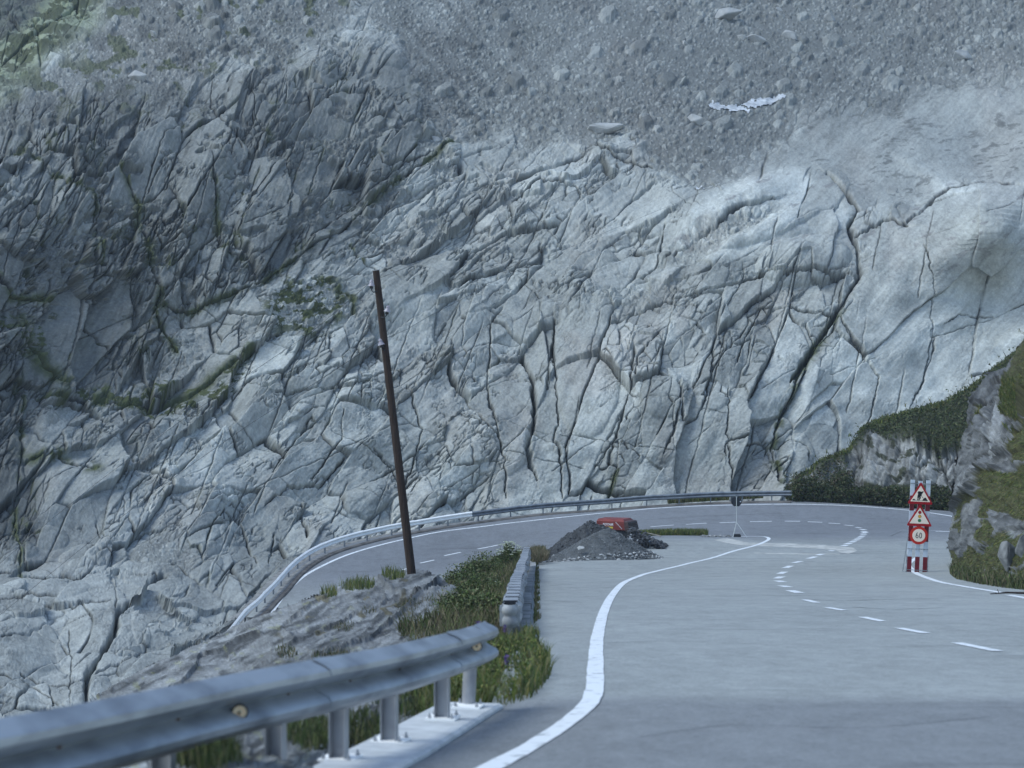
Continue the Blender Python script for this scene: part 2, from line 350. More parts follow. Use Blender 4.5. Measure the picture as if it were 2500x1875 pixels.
def strip(name, pts, width, mat=M_line, dz=.008, step=.3, jag=0.0):
    c = resample(pts, step); V = []; Fq = []
    for i, p in enumerate(c):
        t = c[min(i+1, len(c)-1)]-c[max(i-1, 0)]; n = Vector((t.y, -t.x, 0)).normalized()
        wv = width(i/len(c)) if callable(width) else width
        for s in (-.5, .5):
            q = p+n*(wv*s+random.uniform(-jag, jag)); V.append((q.x, q.y, float(ZR(np.array([q.x]), np.array([q.y]))[0])+dz))
    for i in range(len(c)-1): Fq.append((2*i, 2*i+1, 2*i+3, 2*i+2))
    return V, Fq
mk = MB()
near_line = [(1100, 1935), (1209, 1870), (1311, 1814), (1401, 1752), (1447, 1700), (1454, 1630), (1458, 1562), (1474, 1494), (1495, 1453), (1522, 1424), (1560, 1407), (1592, 1397.5), (1655, 1382.6), (1756, 1357), (1838.6, 1333.5), (1868, 1322.5), (1877, 1315), (1866, 1310.5), (1835, 1309.5), (1788, 1310.5)]
mk.add(*strip('a', [hit(*p) for p in near_line], .175, jag=.006, step=.22))
mk.add(*strip('b', [hit(*p) for p in [(2240, 1361), (2224, 1371), (2218, 1381), (2228, 1393), (2250, 1406), (2293, 1420.7), (2341, 1430), (2401, 1440), (2449, 1448)]], .2, jag=.006))
mk.add(*strip('b2', [hit(*p) for p in [(2462, 1453), (2500, 1460), (2600, 1480)]], .2))
mk.add(*strip('c', [hit(*p) for p in [(2330, 1262), (2312, 1258.5), (2245, 1248.8), (2135, 1238.6), (2053, 1234), (1972, 1231.6), (1890, 1231.3), (1813, 1232.6), (1693, 1236), (1598, 1241.5), (1535, 1247), (1440, 1256), (1345, 1266), (1250, 1276.5), (1187, 1284.5), (1078, 1298), (986, 1317), (898, 1339), (825, 1364), (753, 1400), (717, 1429), (691, 1457), (670, 1488), (655, 1515)]], .17, step=.5))
mk.add(*strip('d', [hit(*p) for p in [(2196, 1294.5), (2240, 1294.5), (2300, 1296)]], .06))
mk.add(*strip('d2', [hit(*p) for p in [(2285, 1297.5), (2330, 1298)]], .25))
lines = link('edge_line_markings', bpy.data.meshes.new('edge_lines'), M_line); lines.data.from_pydata(mk.v, [], mk.f); tag(lines, kind='structure')
# centre dashes: (start, end) in photo pixels
Z2 = lambda x, y: (1850+x/4.916, 1200+y/4.916)
dash = [((856, 1433), (872, 1428)), ((969, 1395), (994, 1388.5)), ((1020+6, 1375), (1058+2, 1367.5)), ((1085, 1357), (1125, 1348.5)), ((1166, 1340.5), (1215, 1331)), ((1588, 1286.5), (1645, 1282)), ((1675, 1280.5), (1725, 1277.5)), ((1757, 1276.5), (1797, 1275)), ((1831, 1273.8), (1884, 1273)), (Z2(325, 357), Z2(508, 358)), (Z2(600, 364), Z2(775, 370)), (Z2(850, 380), Z2(990, 388)), (Z2(1042, 403), Z2(1148, 413)), (Z2(1175, 430), Z2(1247, 441)),
        (Z2(1240, 455), Z2(1290, 464)), (Z2(1262, 480), Z2(1298, 489)), (Z2(1300, 493), Z2(1258, 504)), (Z2(1284, 518), Z2(1250, 526)), (Z2(1262, 537), Z2(1225, 546)), (Z2(1240, 555), Z2(1190, 567)), (Z2(1205, 577), Z2(1150, 589)), (Z2(1160, 599), Z2(1112, 611)), (Z2(1112, 620), Z2(1060, 634)), (Z2(1068, 644), Z2(1020, 655)), (Z2(905, 709), Z2(865, 717)), (Z2(780, 750), Z2(715, 766)), (Z2(695, 783), Z2(605, 806)), (Z2(520, 838), Z2(428, 858)), (Z2(400, 893), Z2(325, 920)), (Z2(325, 965), Z2(260, 990)), (Z2(290, 1023), Z2(226, 1046)), (Z2(232, 1072), Z2(306, 1090)), (Z2(285, 1132), Z2(376, 1151)), (Z2(385, 1188), Z2(505, 1220)),
        ((1965, 1464.5), (1995, 1472)), ((2018, 1483.5), (2062, 1491)), ((2105, 1507), (2155, 1517.5)), ((2194, 1534), (2260, 1546.5)), ((2335, 1570), (2436, 1590.5))]
md = MB()
for i, (a, b) in enumerate(dash):
    A, B = hit(*a), hit(*b); tt = (B-A)
    wd = .16
    if 14 <= i <= 33: wd = .30 if i < 24 else .24
    md.add(*strip('e', [A, (A+B)/2, B], wd, step=max(.2, tt.length/4)))
dl = link('centre_line_markings', bpy.data.meshes.new('centre_dashes'), M_line); dl.data.from_pydata(md.v, [], md.f); tag(dl, kind='structure')
# filled trench across the lane
M_patch = noise_mat('mortar_patch', (.30, .305, .29), (.50, .50, .47), 2.5, .9, lo=.38, hi=.56)
tp = [Vector(hit(*p)[:2]) for p in [(1742, 1318), (1775, 1314), (1830, 1326), (1930, 1327), (2013, 1331), (2083, 1337), (2092, 1345), (2072, 1352), (2052, 1349), (2040, 1343), (1980, 1338), (1930, 1336.5), (1850, 1332.5), (1800, 1330), (1770, 1325)]]
cdt_surface('road_repair', [tuple(p) for p in tp], ZR, .4, M_patch, dz=.004, edge=.3)
tp = [Vector(hit(*p)[:2]) for p in [(1840, 1349.5), (1950, 1351), (2050, 1351.5), (2052, 1354), (1950, 1353.8), (1840, 1351)]]
cdt_surface('road_repair', [tuple(p) for p in tp], ZR, .4, M_patch, dz=.004, edge=.3)

M_tar = noise_mat('tar', (.06, .065, .07), (.13, .14, .15), 5, .8)
mt = MB()
for L_, w_ in (([(1965, 1463), (2060, 1467), (2150, 1464), (2290, 1462)], .05), ([(1700, 1369), (1790, 1372), (1900, 1369), (1990, 1371)], .06), ([(2080, 1482), (2180, 1488), (2300, 1484)], .04), ([(1320, 1432), (1390, 1428), (1470, 1431)], .03), ([(1960, 1350.5), (2040, 1352.5), (2110, 1350.5)], .10), ([(1935, 1301.5), (1990, 1302.5), (2050, 1301)], .12), ([(1480, 1570), (1640, 1566), (1850, 1573)], .02), ([(1330, 1466), (1420, 1471)], .03), ([(2175, 1309), (2190, 1302), (2200, 1298)], .08), ([(1560, 1800), (1800, 1770), (2100, 1778), (2420, 1750)], .012)):
    mt.add(*strip('t', [hit(*p) for p in L_], w_, dz=.006, jag=.006))
tl_ = link('tar_seams', bpy.data.meshes.new('tar'), M_tar); tl_.data.from_pydata(mt.v, [], mt.f); tag(tl_, kind='structure')

# ------------------------------------------------------------------ the mountainside
def grid(px0, px1, py0, py1, st):
    u = np.arange(px0, px1+st, st); v = np.arange(py0, py1+st, st); return np.meshgrid(u, v)
def gridfaces(h, w_, keep=None):
    i = np.arange(h*w_, dtype=np.int32).reshape(h, w_)
    q = np.stack([i[:-1, :-1], i[1:, :-1], i[1:, 1:], i[:-1, 1:]], -1).reshape(-1, 4)
    if keep is not None:
        k = keep.ravel(); q = q[k[q].all(1)]
    return q
def pmask(poly, U, V, soft=20, warp=25, seed=50):
    """soft polygon mask evaluated on a coarse grid"""
    st = 8; x0, y0 = -320, -220; w_, h_ = 400, 280
    gx, gy = np.meshgrid(x0+np.arange(w_)*st, y0+np.arange(h_)*st)
    m = inpoly(gx.astype(float), gy.astype(float), poly).astype(np.float32)
    k = max(1, int(soft/st))
    for _ in range(3):
        for ax in (0, 1):
            c = np.cumsum(np.pad(m, [(k+1, k) if a == ax else (0, 0) for a in (0, 1)], mode='edge'), axis=ax)
            m = (np.take(c, range(2*k+1, c.shape[ax]), ax)-np.take(c, range(0, c.shape[ax]-2*k-1), ax))/(2*k+1)
    uu = U+fbm(U/70, V/70, seed, 4)*warp*1.6; vv = V+fbm(U/70+31, V/70+11, seed+5, 4)*warp*1.6
    fx = np.clip((uu-x0)/st, 0, w_-1.01); fy = np.clip((vv-y0)/st, 0, h_-1.01); i = fx.astype(int); j = fy.astype(int); a = fx-i; b = fy-j
    return (m[j, i]*(1-a)*(1-b)+m[j, i+1]*a*(1-b)+m[j+1, i]*(1-a)*b+m[j+1, i+1]*a*b)
def RG(n, pts):
    k, ox, oy = {1: (.5667, 0, 0), 2: (.5667, 1250, 0), 3: (.5651, 0, 700), 4: (.5651, 1250, 700), 5: (.5651, 0, 1300)}[n]
    return [(ox+x*k, oy+y*k) for x, y in pts]
CR = [  # region, points, width px, depth px, step px (raises the left-hand side walking along), vegetation
 (1, [(0,690),(130,640),(200,720),(300,800),(400,850),(420,1000),(430,1150)], 4, 14, 3, 1),
 (1, [(520,740),(600,850),(610,960),(640,1060),(650,1180),(690,1260),(660,1380),(760,1520)], 6, 18, 5, 1),
 (1, [(430,850),(420,1100),(380,1250),(390,1400),(520,1640)], 3, 12, 4, 0),
 (1, [(620,850),(650,740),(700,600),(830,510)], 3, 12, -6, 0),
 (1, [(1030,970),(1100,820),(1190,700),(1260,690),(1250,880),(1230,1000),(1130,1090),(1060,1090),(1030,970)], 3, 12, -9, 0),
 (1, [(620,850),(700,700),(830,600),(900,680),(930,850),(870,960),(780,1040),(700,1060),(640,940),(620,850)], 3, 10, -8, 0),
 (1, [(700,1330),(830,1330),(1000,1260),(1150,1190),(1290,1090),(1500,960),(1620,850),(1750,740),(1950,620)], 4.5, 18, 10, 1),
 (1, [(920,770),(940,900),(960,1040),(1050,1090)], 5, 18, 4, 1),
 (1, [(1640,790),(1500,900),(1350,1010)], 4, 14, 6, 0),
 (1, [(1600,600),(1640,720),(1740,690),(1800,620)], 4, 14, 5, 0),
 (1, [(1500,780),(1600,800),(1650,790),(1740,700),(1860,650)], 4, 14, 5, 0),
 (1, [(1080,400),(1100,500),(1140,560),(1080,700)], 3, 12, 4, 0),
 (1, [(1230,340),(1230,440),(1180,520),(1100,620)], 3, 12, 4, 0),
 (1, [(920,320),(910,450),(980,560),(1040,640)], 3, 12, 4, 0),
 (1, [(1380,1090),(1440,1000),(1560,920)], 3, 9, 4, 0),
 (1, [(1520,1040),(1570,1140),(1620,1160)], 2.5, 9, 2, 1),
 (1, [(1450,1240),(1520,1270),(1530,1340)], 4, 10, 3, 1),
 (1, [(0,1200),(60,1260),(240,1290)], 8, 12, 6, 1),
 (1, [(100,1400),(200,1590),(300,1659)], 12, 12, 4, 1),
 (1, [(160,400),(130,560),(170,640)], 3, 9, 3, 0),
 (2, [(1350,760),(1430,850),(1490,910),(1450,980),(1490,1060),(1500,1180),(1430,1300),(1390,1350),(1270,1540),(1200,1659)], 9, 34, 10, 0),
 (2, [(660,960),(640,1040),(620,1130),(530,1190)], 4, 15, 6, 0),
 (2, [(660,1110),(850,1010),(980,900),(1130,860)], 5, 16, 12, 0),
 (2, [(1060,1190),(1160,1200),(1300,1180),(1450,1180)], 4, 16, 12, 0),
 (2, [(1080,1330),(1200,1320),(1390,1350)], 3, 11, 6, 0),
 (2, [(1780,1060),(1810,1200),(1810,1380),(1820,1500),(1770,1659)], 2.5, 9, 2, 0),
 (2, [(1400,1370),(1440,1450),(1500,1520),(1580,1620)], 3, 12, 3, 0),
 (2, [(1860,1390),(1950,1350),(2080,1350)], 2.5, 8, 4, 0),
 (2, [(1480,1010),(1600,960),(1700,970)], 4, 14, 10, 0),
 (2, [(1700,960),(1850,830),(2000,790),(2206,800)], 4, 12, 14, 0),
 (2, [(180,1380),(150,1659)], 5, 18, 5, 0),
 (2, [(1020,1400),(900,1550),(860,1659)], 4, 14, 4, 0),
 (2, [(690,1380),(620,1450),(540,1560),(530,1659)], 6, 20, 8, 0),
 (2, [(1070,1330),(1010,1450),(960,1580)], 4, 14, 4, 0),
 (2, [(480,1350),(640,1290),(860,1250),(1080,1190)], 3, 12, 6, 0),
 (2, [(0,870),(130,800),(280,810),(300,850)], 4, 14, 8, 0),
 (2, [(350,640),(430,680),(600,720)], 4, 12, 8, 0),
 (4, [(185,130),(175,250),(190,400),(200,550),(185,650),(210,720),(220,900)], 4.5, 18, 6, 0),
 (4, [(40,250),(90,380),(100,560),(70,700),(110,830)], 10, 34, 4, 0),
 (4, [(530,260),(520,400),(490,520),(440,650),(420,760)], 6, 20, 8, 0),
 (4, [(870,240),(860,350),(830,500),(790,580),(730,600),(710,440),(590,370)], 4, 16, -8, 0),
 (4, [(1450,60),(1380,150),(1300,280),(1230,400),(1200,480),(1150,600),(1130,700),(1150,860)], 6.5, 24, 6, 1),
 (4, [(930,460),(920,650),(960,860)], 3, 12, 3, 0),
 (4, [(360,780),(450,640)], 3, 12, 3, 0), (4, [(450,800),(420,900)], 4, 12, 3, 1),
 (4, [(1140,700),(1200,655),(1270,690),(1280,770)], 3.5, 14, -7, 0),
 (4, [(1720,520),(1790,380),(1810,240),(1812,130)], 2.5, 10, 3, 0),
 (4, [(1410,150),(1500,280),(1590,390),(1560,520),(1550,620)], 3, 12, 3, 0),
 (4, [(650,740),(700,620),(720,480)], 4, 15, 4, 0), (4, [(920,740),(920,680),(1110,665)], 3, 11, 5, 0),
 (3, [(110,0),(100,300),(95,700),(70,900),(90,1239)], 4, 14, 3, 1),
 (3, [(1020,980),(1060,1060),(1110,1200)], 4, 15, 5, 0), (3, [(1190,1060),(1160,1200)], 4, 15, -5, 0), (3, [(960,980),(900,1060),(870,1200)], 5, 16, 5, 0),
 (3, [(1300,900),(1330,1080)], 4, 14, 5, 0),
 (3, [(1760,420),(1830,600),(1780,780),(1750,850)], 3, 12, 3, 0),
 (3, [(2120,150),(2110,450),(2150,620),(2180,750),(2190,900)], 4, 14, 4, 0),
 (3, [(1950,550),(2050,600),(2150,640)], 3, 11, 4, 0),
 (3, [(1480,540),(1480,650),(1350,820)], 4, 14, 4, 0), (3, [(1350,560),(1280,650),(1180,800)], 4, 14, 4, 0),
 (3, [(1620,700),(1700,770),(1740,850)], 3, 12, 3, 0),
 (3, [(200,480),(350,470),(540,500),(830,450),(1100,270)], 9, 8, 6, 1),
 (3, [(80,770),(240,740),(330,790),(400,810)], 8, 10, 4, 1),
 (3, [(1180,470),(1260,460),(1560,400),(1700,330)], 3, 12, 6, 0),
 (3, [(1140,950),(1250,850),(1400,830),(1500,720)], 4, 14, 6, 0),
 (5, [(700,190),(640,220),(600,300),(510,350),(500,430),(440,520),(380,600),(370,740)], 13, 60, 8, 0),
 (5, [(480,170),(500,240),(500,330)], 3, 12, 3, 0), (5, [(300,400),(310,520),(300,740)], 2.5, 9, 2, 0),
 (5, [(0,330),(150,310),(300,325),(480,300)], 3, 11, 5, 0), (5, [(0,490),(130,440),(240,360)], 3, 11, 4, 0),
 (5, [(90,600),(300,640),(480,570),(700,500),(860,480)], 3, 12, 5, 0), (5, [(0,180),(150,170),(430,180),(720,190)], 3, 12, 8, 0),
 (5, [(0,620),(140,640),(300,740)], 2.5, 10, 4, 0),
 (5, [(480,150),(490,100),(460,40),(420,-60)], 3, 14, 4, 0), (5, [(740,130),(850,200),(1000,320),(1060,350)], 6, 22, -8, 0),
]
DOMES = [(90,1440,125,40,0,22),(55,1570,115,60,0,22),(250,1565,115,80,0,24),(430,1540,115,70,-10,22),(180,1665,95,48,0,18),(25,1340,70,30,0,18),(232,1345,85,34,5,22),(120,1302,52,26,0,14),(500,1385,42,30,0,14),(575,1300,40,26,0,12),(1845,515,240,84,18,26), (1945,1110,38,52,0,12), (1958,640,118,52,8,30), (1436,880,85,190,0,22), (1612,971,62,66,0,14), (1832,1120,66,60,0,12), (782,1300,80,55,0,16), (876,1195,78,62,0,14), (340,1388,85,24,0,14), (407,1450,78,38,0,16), (120,1480,200,60,0,18), (640,540,60,120,-20,10), (470,465,90,130,-20,10), (1750,900,60,120,-10,14), (1150,830,110,60,30,14), (1190,1090,120,90,30,12), (920,120,90,45,-20,26), (1440,360,60,25,-20,14), (1335,450,60,25,0,10), (2050,540,90,30,0,12), (2250,420,110,14,-30,8)]
def rockfield(U, V):
    """relief of the mountainside in pixels (scaled later by the local size of a pixel) and its colour"""
    h = np.zeros(U.shape, np.float32)
    wu = U+fbm(U/90, V/90, 60, 5)*9; wv = V+fbm(U/90+17, V/90+3, 66, 5)*9
    scr1 = pmask([(-320,260),(0,250),(120,245),(240,228),(420,228),(520,180),(650,150),(800,85),(880,30),(900,-220),(300,-220),(250,20),(130,150),(0,215),(-320,330)], U, V, 24, 40)
    scr2 = pmask([(890,-220),(2900,-220),(2900,210),(2450,190),(2300,200),(2200,240),(2050,260),(1930,280),(1960,350),(1850,405),(1700,455),(1640,420),(1560,345),(1400,335),(1250,345),(1150,350),(1060,310),(1035,220),(980,110),(880,30)], U, V, 20, 34, 52)
    scree = np.clip(scr1+scr2, 0, 1)
    ledge = pmask([(650,770),(730,690),(830,660),(880,740),(760,800)], U, V, 12, 18, 53)+pmask([(1600,620),(1700,560),(1850,500),(1920,510),(1850,560),(1700,640),(1620,640)], U, V, 10, 10, 54)*.9+pmask([(1500,735),(1600,690),(1620,720),(1540,745)], U, V, 8, 10, 54)*.8+pmask([(300,1330),(400,1310),(470,1350),(440,1400),(330,1370)], U, V, 8, 10, 55)*.8+pmask([(2080,540),(2130,600),(2100,690),(2060,760),(2030,780),(2080,660)], U, V, 4, 6, 54)*.7
    ledge = np.clip(ledge, 0, 1)
    bench = pmask([(1950,290),(2050,262),(2200,240),(2300,200),(2900,190),(2900,450),(2350,450),(2200,490),(2080,450),(1930,400),(1850,405),(1960,350)], U, V, 12, 14, 56)
    pock = sstep(.26, .36, fbm(U/75, V/38, 185, 4))*sstep(900, 500, V)*sstep(1500, 1100, U)*.9
    A = pmask([(1640,640),(1650,560),(1800,440),(1900,412),(2000,430),(2060,500),(2080,560),(2200,530),(2300,460),(2900,430),(2900,1320),(1900,1280),(1940,1100),(1950,1000),(2060,770),(2000,700),(1860,640)], U, V, 14, 12, 57)
    B = pmask([(1330,760),(1500,740),(1800,670),(2060,640),(2080,760),(1960,1000),(1940,1280),(1200,1320),(1230,1000),(1330,900)], U, V, 20, 15, 58)
    Cz = pmask([(800,650),(1000,420),(1200,350),(1560,380),(1650,500),(1640,640),(1330,760),(900,740)], U, V, 20, 20, 59)
    D = pmask([(-320,250),(520,200),(900,100),(1030,200),(1060,330),(900,560),(760,640),(650,690),(430,760),(420,900),(250,960),(130,930),(90,1100),(110,1330),(-320,1400)], U, V, 20, 15, 61)
    G5 = pmask([(-320,1400),(130,1395),(430,1370),(600,1480),(620,1900),(-320,1900)], U, V, 10, 8, 62)
    ledge = np.clip(ledge+pock*(1-A), 0, 1)
    tot = A+B+Cz+D+G5; E = np.clip(1-tot, 0, 1)
    nsc = 1-np.maximum(scree, np.maximum(bench, ledge))
    cr = np.zeros(U.shape, np.float32); tn = np.zeros(U.shape, np.float32)
    def put(mask, *ar, **kw):
        m = mask > .02
        if not m.any(): return
        hh, gg, tt = hblocks(wu[m], wv[m], *ar, **kw); k = mask[m].astype(np.float32); h[m] += hh*k; cr[m] = np.maximum(cr[m], gg*k); tn[m] += tt*k
    put(D*nsc, 1, [(60, 230, 85, 20, 1.9, 14, 1), (58, 85, 26, 8, 1.5, 7, .62), (68, 34, 10, 3, 1.1, 4, .55)])
    put(Cz*nsc, 5, [(33, 260, 62, 13, 1.7, 10, 1), (36, 80, 22, 5, 1.1, 5, .62), (30, 34, 10, 2.2, .9, 3, .45)])
    put(E*nsc, 9, [(42, 170, 85, 17, 1.8, 12, 1), (40, 76, 34, 6.5, 1.2, 6, .58), (30, 28, 14, 3, 1.0, 4, .45)], ajit=50)
    put(B*nsc, 13, [(68, 260, 125, 19, 1.9, 13, 1), (55, 120, 62, 7, 1.1, 7, .42), (45, 40, 20, 3, 1.0, 4, .35)], ajit=50)
    put(A*nsc, 17, [(52, 480, 210, 10, 1.1, 6, 1), (40, 170, 74, 3, .9, 4, .28), (30, 50, 24, 2, .9, 3, .15)], ajit=40)
    put(G5*nsc, 21, [(10, 300, 130, 18, 1.8, 14, 1), (15, 120, 50, 7, 1.3, 8, .6), (20, 40, 18, 3, 1.1, 4, .35)], ajit=40)
    # straight joint sets cutting across the blocks
    for mk_, sets in ((D, ((74, 70), (20, 130))), (Cz, ((-38, 90), (62, 120))), (E, ((-28, 95), (68, 85), (24, 130))), (B, ((-12, 110), (76, 75), (35, 120))), (A, ((80, 190), (20, 240))), (G5, ((-14, 110),))):
        mm = mk_*nsc > .05; xx = U[mm]+(wu[mm]-U[mm])*.4+fbm(U[mm]/13, V[mm]/13, 260, 3)*2.2; yy = V[mm]+(wv[mm]-V[mm])*.4+fbm(U[mm]/13, V[mm]/13, 264, 3)*2.2
        for qi, (dg, S_) in enumerate(sets):
            u, v = rot(xx, yy, dg, 1, S_); ci = np.floor(v); T_ = tab(270+qi)[0]; off = .2+.6*T_[ci.astype(int) & 255, 7]; d = np.abs(v-ci-off)*S_
            gt = sstep(.05, .2, vnoise(u/120+ci*3.7, ci*1.37, 280+qi)); g = np.exp(-(d/1.25)**1.6)*gt; sd = np.sign(v-ci-off)*np.exp(-d/22)*gt
            k_ = (mk_*nsc)[mm]; h[mm] += (-7*g+1.6*sd)*k_; cr[mm] = np.maximum(cr[mm], g*.8*k_)
    # foliation: fine parallel ribs, glacier polish on the right
    for mk_, dg, L_, W_, am in ((Cz, 34, 70, 7, 2.6), (E, 42, 60, 8, 1.9), (D, 66, 60, 9, 2.6), (B, 62, 90, 14, 2.0), (A, 48, 160, 26, 3.2), (G5, 8, 90, 14, 2.0), (bench, 12, 90, 22, 3.2)):
        m = mk_ > .02; u, v = rot(wu[m], wv[m], dg, L_, W_); h[m] += fbm(u, v, 90, 4)*am*.8*mk_[m]
    h += fbm(U/160, V/120, 95, 3)*30*(1-scree*.7)+fbm(U/28, V/22, 97, 5)*1.3*(1-.55*A)
    ns_ = (1-scree)*(1-.5*A); h += (fbm(U/5, V/4.2, 290, 3)*.75+np.abs(fbm(U/11, V/8, 294, 3))*-1.2)*ns_
    mm = (nsc > .05) & (U > -400); gm = sstep(.02, .30, fbm(U/60, V/45, 297, 4))*nsc*(1-.85*A)*(1-.6*B)*(1-.7*G5)*(1-.25*E)
    q_ = gm > .02; a_, g_, t_ = hblocks(U[q_]+fbm(U[q_]/12, V[q_]/12, 298, 2)*2, V[q_], 34, [(38, 26, 11, 2.6, .9, 4.5, 1), (50, 12, 6, 1.2, .8, 2, .5)], ajit=70, wob=.1); h[q_] += a_*gm[q_]; cr[q_] = np.maximum(cr[q_], g_*gm[q_]*.8); tn[q_] += t_*.5*gm[q_]
    h *= 1+.7*G5
    for cx, cy, rx, ry, dg, am in DOMES:
        c, s = math.cos(R(dg)), math.sin(R(dg)); x = wu-cx; y = wv-cy; u = (x*c-y*s)/rx; v = (x*s+y*c)/ry
        h += am*np.sqrt(np.clip(1-u*u-v*v, 0, 1))
    # traced joints
    veg = np.zeros(U.shape, np.float32)
    st = U[0, 1]-U[0, 0]; u0 = U[0, 0]; v0 = V[0, 0]
    ju = U+fbm(U/14, V/14, 70, 3)*5; jv = V+fbm(U/14+5, V/14+8, 75, 3)*5
    for n, pts, wd, dp, sp, vg in CR:
        pts = RG(n, pts); a = np.array(pts); mg = 70
        i0 = int(max(0, (a[:, 0].min()-mg-u0)/st)); i1 = int(min(U.shape[1], (a[:, 0].max()+mg-u0)/st)); j0 = int(max(0, (a[:, 1].min()-mg-v0)/st)); j1 = int(min(U.shape[0], (a[:, 1].max()+mg-v0)/st))
        if i1 <= i0 or j1 <= j0: continue
        x = ju[j0:j1, i0:i1]; y = jv[j0:j1, i0:i1]; best = np.full(x.shape, 1e9); side = np.zeros(x.shape); tpar = np.zeros(x.shape)
        for k in range(len(pts)-1):
            ax, ay = pts[k]; bx, by = pts[k+1]; dx, dy = bx-ax, by-ay; L2 = dx*dx+dy*dy
            t = np.clip(((x-ax)*dx+(y-ay)*dy)/L2, 0, 1); d = np.hypot(x-ax-t*dx, y-ay-t*dy); m = d < best
            best = np.where(m, d, best); side = np.where(m, np.sign((x-ax)*dy-(y-ay)*dx), side)
        vw = wd*.5*(.45+.9*np.clip(.5+fbm(x/40, y/40, 77, 2), 0, 1.3))
        g = np.exp(-(best/(vw*.8))**1.7); h[j0:j1, i0:i1] += (-1.25*dp*g+sp*.38*side*np.exp(-best/34)*(best < mg*1.5)).astype(np.float32)
        cr[j0:j1, i0:i1] = np.maximum(cr[j0:j1, i0:i1], g)
        if vg:
            sl = veg[j0:j1, i0:i1]; np.maximum(sl, np.exp(-(best/(wd*1.9))**2)*sstep(-.25, .15, fbm(x/30, y/30, 78, 3)), out=sl)
    # scree: stones of several sizes
    sc = np.maximum(scree, ledge); m = sc > .02
    x = U[m]+fbm(U[m]/9, V[m]/9, 100, 2)*3; y = V[m]+fbm(U[m]/9+3, V[m]/9, 101, 2)*3
    coarse = np.clip(.5+1.3*fbm(x/170, y/120, 105, 3)+sstep(1450, 2000, x)*.35+sstep(120, 260, y)*.2-.75*np.exp(-((x-1230)/260)**2-((y-40)/150)**2)-.5*sstep(640, 1050, x)*sstep(1500, 1300, x)*sstep(240, 100, y), 0, 1)
    hs = np.zeros(x.shape, np.float32); tone = np.zeros(x.shape, np.float32)
    for L_, sd_, pr, am, jit in ((7.5, 110, .75, 1.0, .9), (14, 111, .55, 1.0, .9), (27, 112, .36, 1.0, .8), (52, 113, .16, .9, .6)):
        u, v = rot(x, y, 8, L_*1.15, L_*.85); f, e, dx, dy, r1, r2, eh = worley(u, v, sd_, jit)
        rr = (r1*9.7+r2*4.3) % 1; p_ = pr*(.35+.65*coarse) if L_ > 10 else pr
        on = (rr < p_); rad = .34+.16*r2
        an = r1*40; cx_ = dx*np.cos(an)-dy*np.sin(an); cy_ = dx*np.sin(an)+dy*np.cos(an)
        rho = np.maximum.reduce([np.abs(cx_), np.abs(cy_)*1.25, (np.abs(cx_)+np.abs(cy_))*.78])/rad
        s_ = on*np.clip(2.6*(1-rho), 0, 1)*(.7+.95*(r2-.5)*cx_/rad+.35*cy_/rad*(r1-.3))*L_*rad*1.5*am
        tone = np.where(s_ > hs, (r1-.5)*2, tone); hs = np.maximum(hs, s_)
    h[m] = h[m]*(1-sc[m]*.8)+hs*sc[m]; 
    h += -9*sc
    # ---- colour
    base = np.empty(U.shape+(3,), np.float32); base[:] = (.33, .345, .325)
    lum = 1+.16*fbm(U/220, V/150, 120, 3)+.14*fbm(U/40, V/30, 124, 4)+.16*fbm(U/9, V/7, 125, 3)+.2*fbm(U/3.6, V/3, 127, 2)
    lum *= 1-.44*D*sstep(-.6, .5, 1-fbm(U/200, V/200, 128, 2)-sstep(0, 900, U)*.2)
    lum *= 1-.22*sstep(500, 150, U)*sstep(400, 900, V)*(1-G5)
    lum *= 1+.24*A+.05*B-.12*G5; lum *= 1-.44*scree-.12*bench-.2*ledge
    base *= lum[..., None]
    for mk_, dg in ((Cz, 34), (E, 44), (D, 64), (B, 58), (A, 46), (G5, 12)):
        mm = mk_ > .02; u, v = rot(wu[mm], wv[mm], dg, 46, 4.5); u2, v2 = rot(wu[mm], wv[mm], dg, 150, 18); q = np.ones(U.shape, np.float32); q[mm] += (fbm(u, v, 190, 4)*.17+fbm(u2, v2, 196, 3)*.15)*mk_[mm]; base *= q[..., None]
    base *= (1+.36*tn)[..., None]
    # warm and mauve weathering panels
    wm = sstep(.05, .45, fbm(U/110, V/150, 130, 4))[..., None]*(.55*B+.35*A+.35*E+.3*Cz)[..., None]
    base = base*(1-wm)+base*np.array((.95, .88, .85))*wm
    # dark water stains running down slope
    u, v = rot(wu, wv, 72, 120, 14); stn = sstep(.18, .5, fbm(u, v, 134, 4))*sstep(-.1, .3, fbm(U/160, V/160, 138, 2)); stn = stn*(D*.75+E*.25+B*.3+.12*A)
    base *= (1-.5*stn)[..., None]
    u, v = rot(wu, wv, 26, 46, 15); st2 = sstep(.40, .5, fbm(u, v, 140, 4))*A*sstep(800, 500, V); base = base*(1-st2[..., None]*.5)+np.array((.13, .115, .12))*st2[..., None]*.5
    u, v = rot(wu, wv, 8, 22, 6); st3 = sstep(.22, .42, fbm(u, v, 144, 4))*bench*sstep(-.2, .3, fbm(U/90, V/50, 148, 2)); base *= (1-.45*st3)[..., None]
    if m.any(): 
        t_ = np.zeros(U.shape, np.float32); t_[m] = (tone-.45*(hs < .8)+.12)*sc[m]; base *= (1+.4*t_)[..., None]
    base *= (1-.85*np.clip(cr*1.15, 0, 1)**.75*sstep(-.6, .1, fbm(U/50, V/50, 150, 2)))[..., None]   # recess shade painted into the joints, along with lichen and soil
    u, v = rot(U, V, -48, 190, 13); ds = fbm(u, v, 174, 4)*scr2*sstep(1500, 1150, U)*sstep(430, 250, V); base *= (1+.34*ds)[..., None]
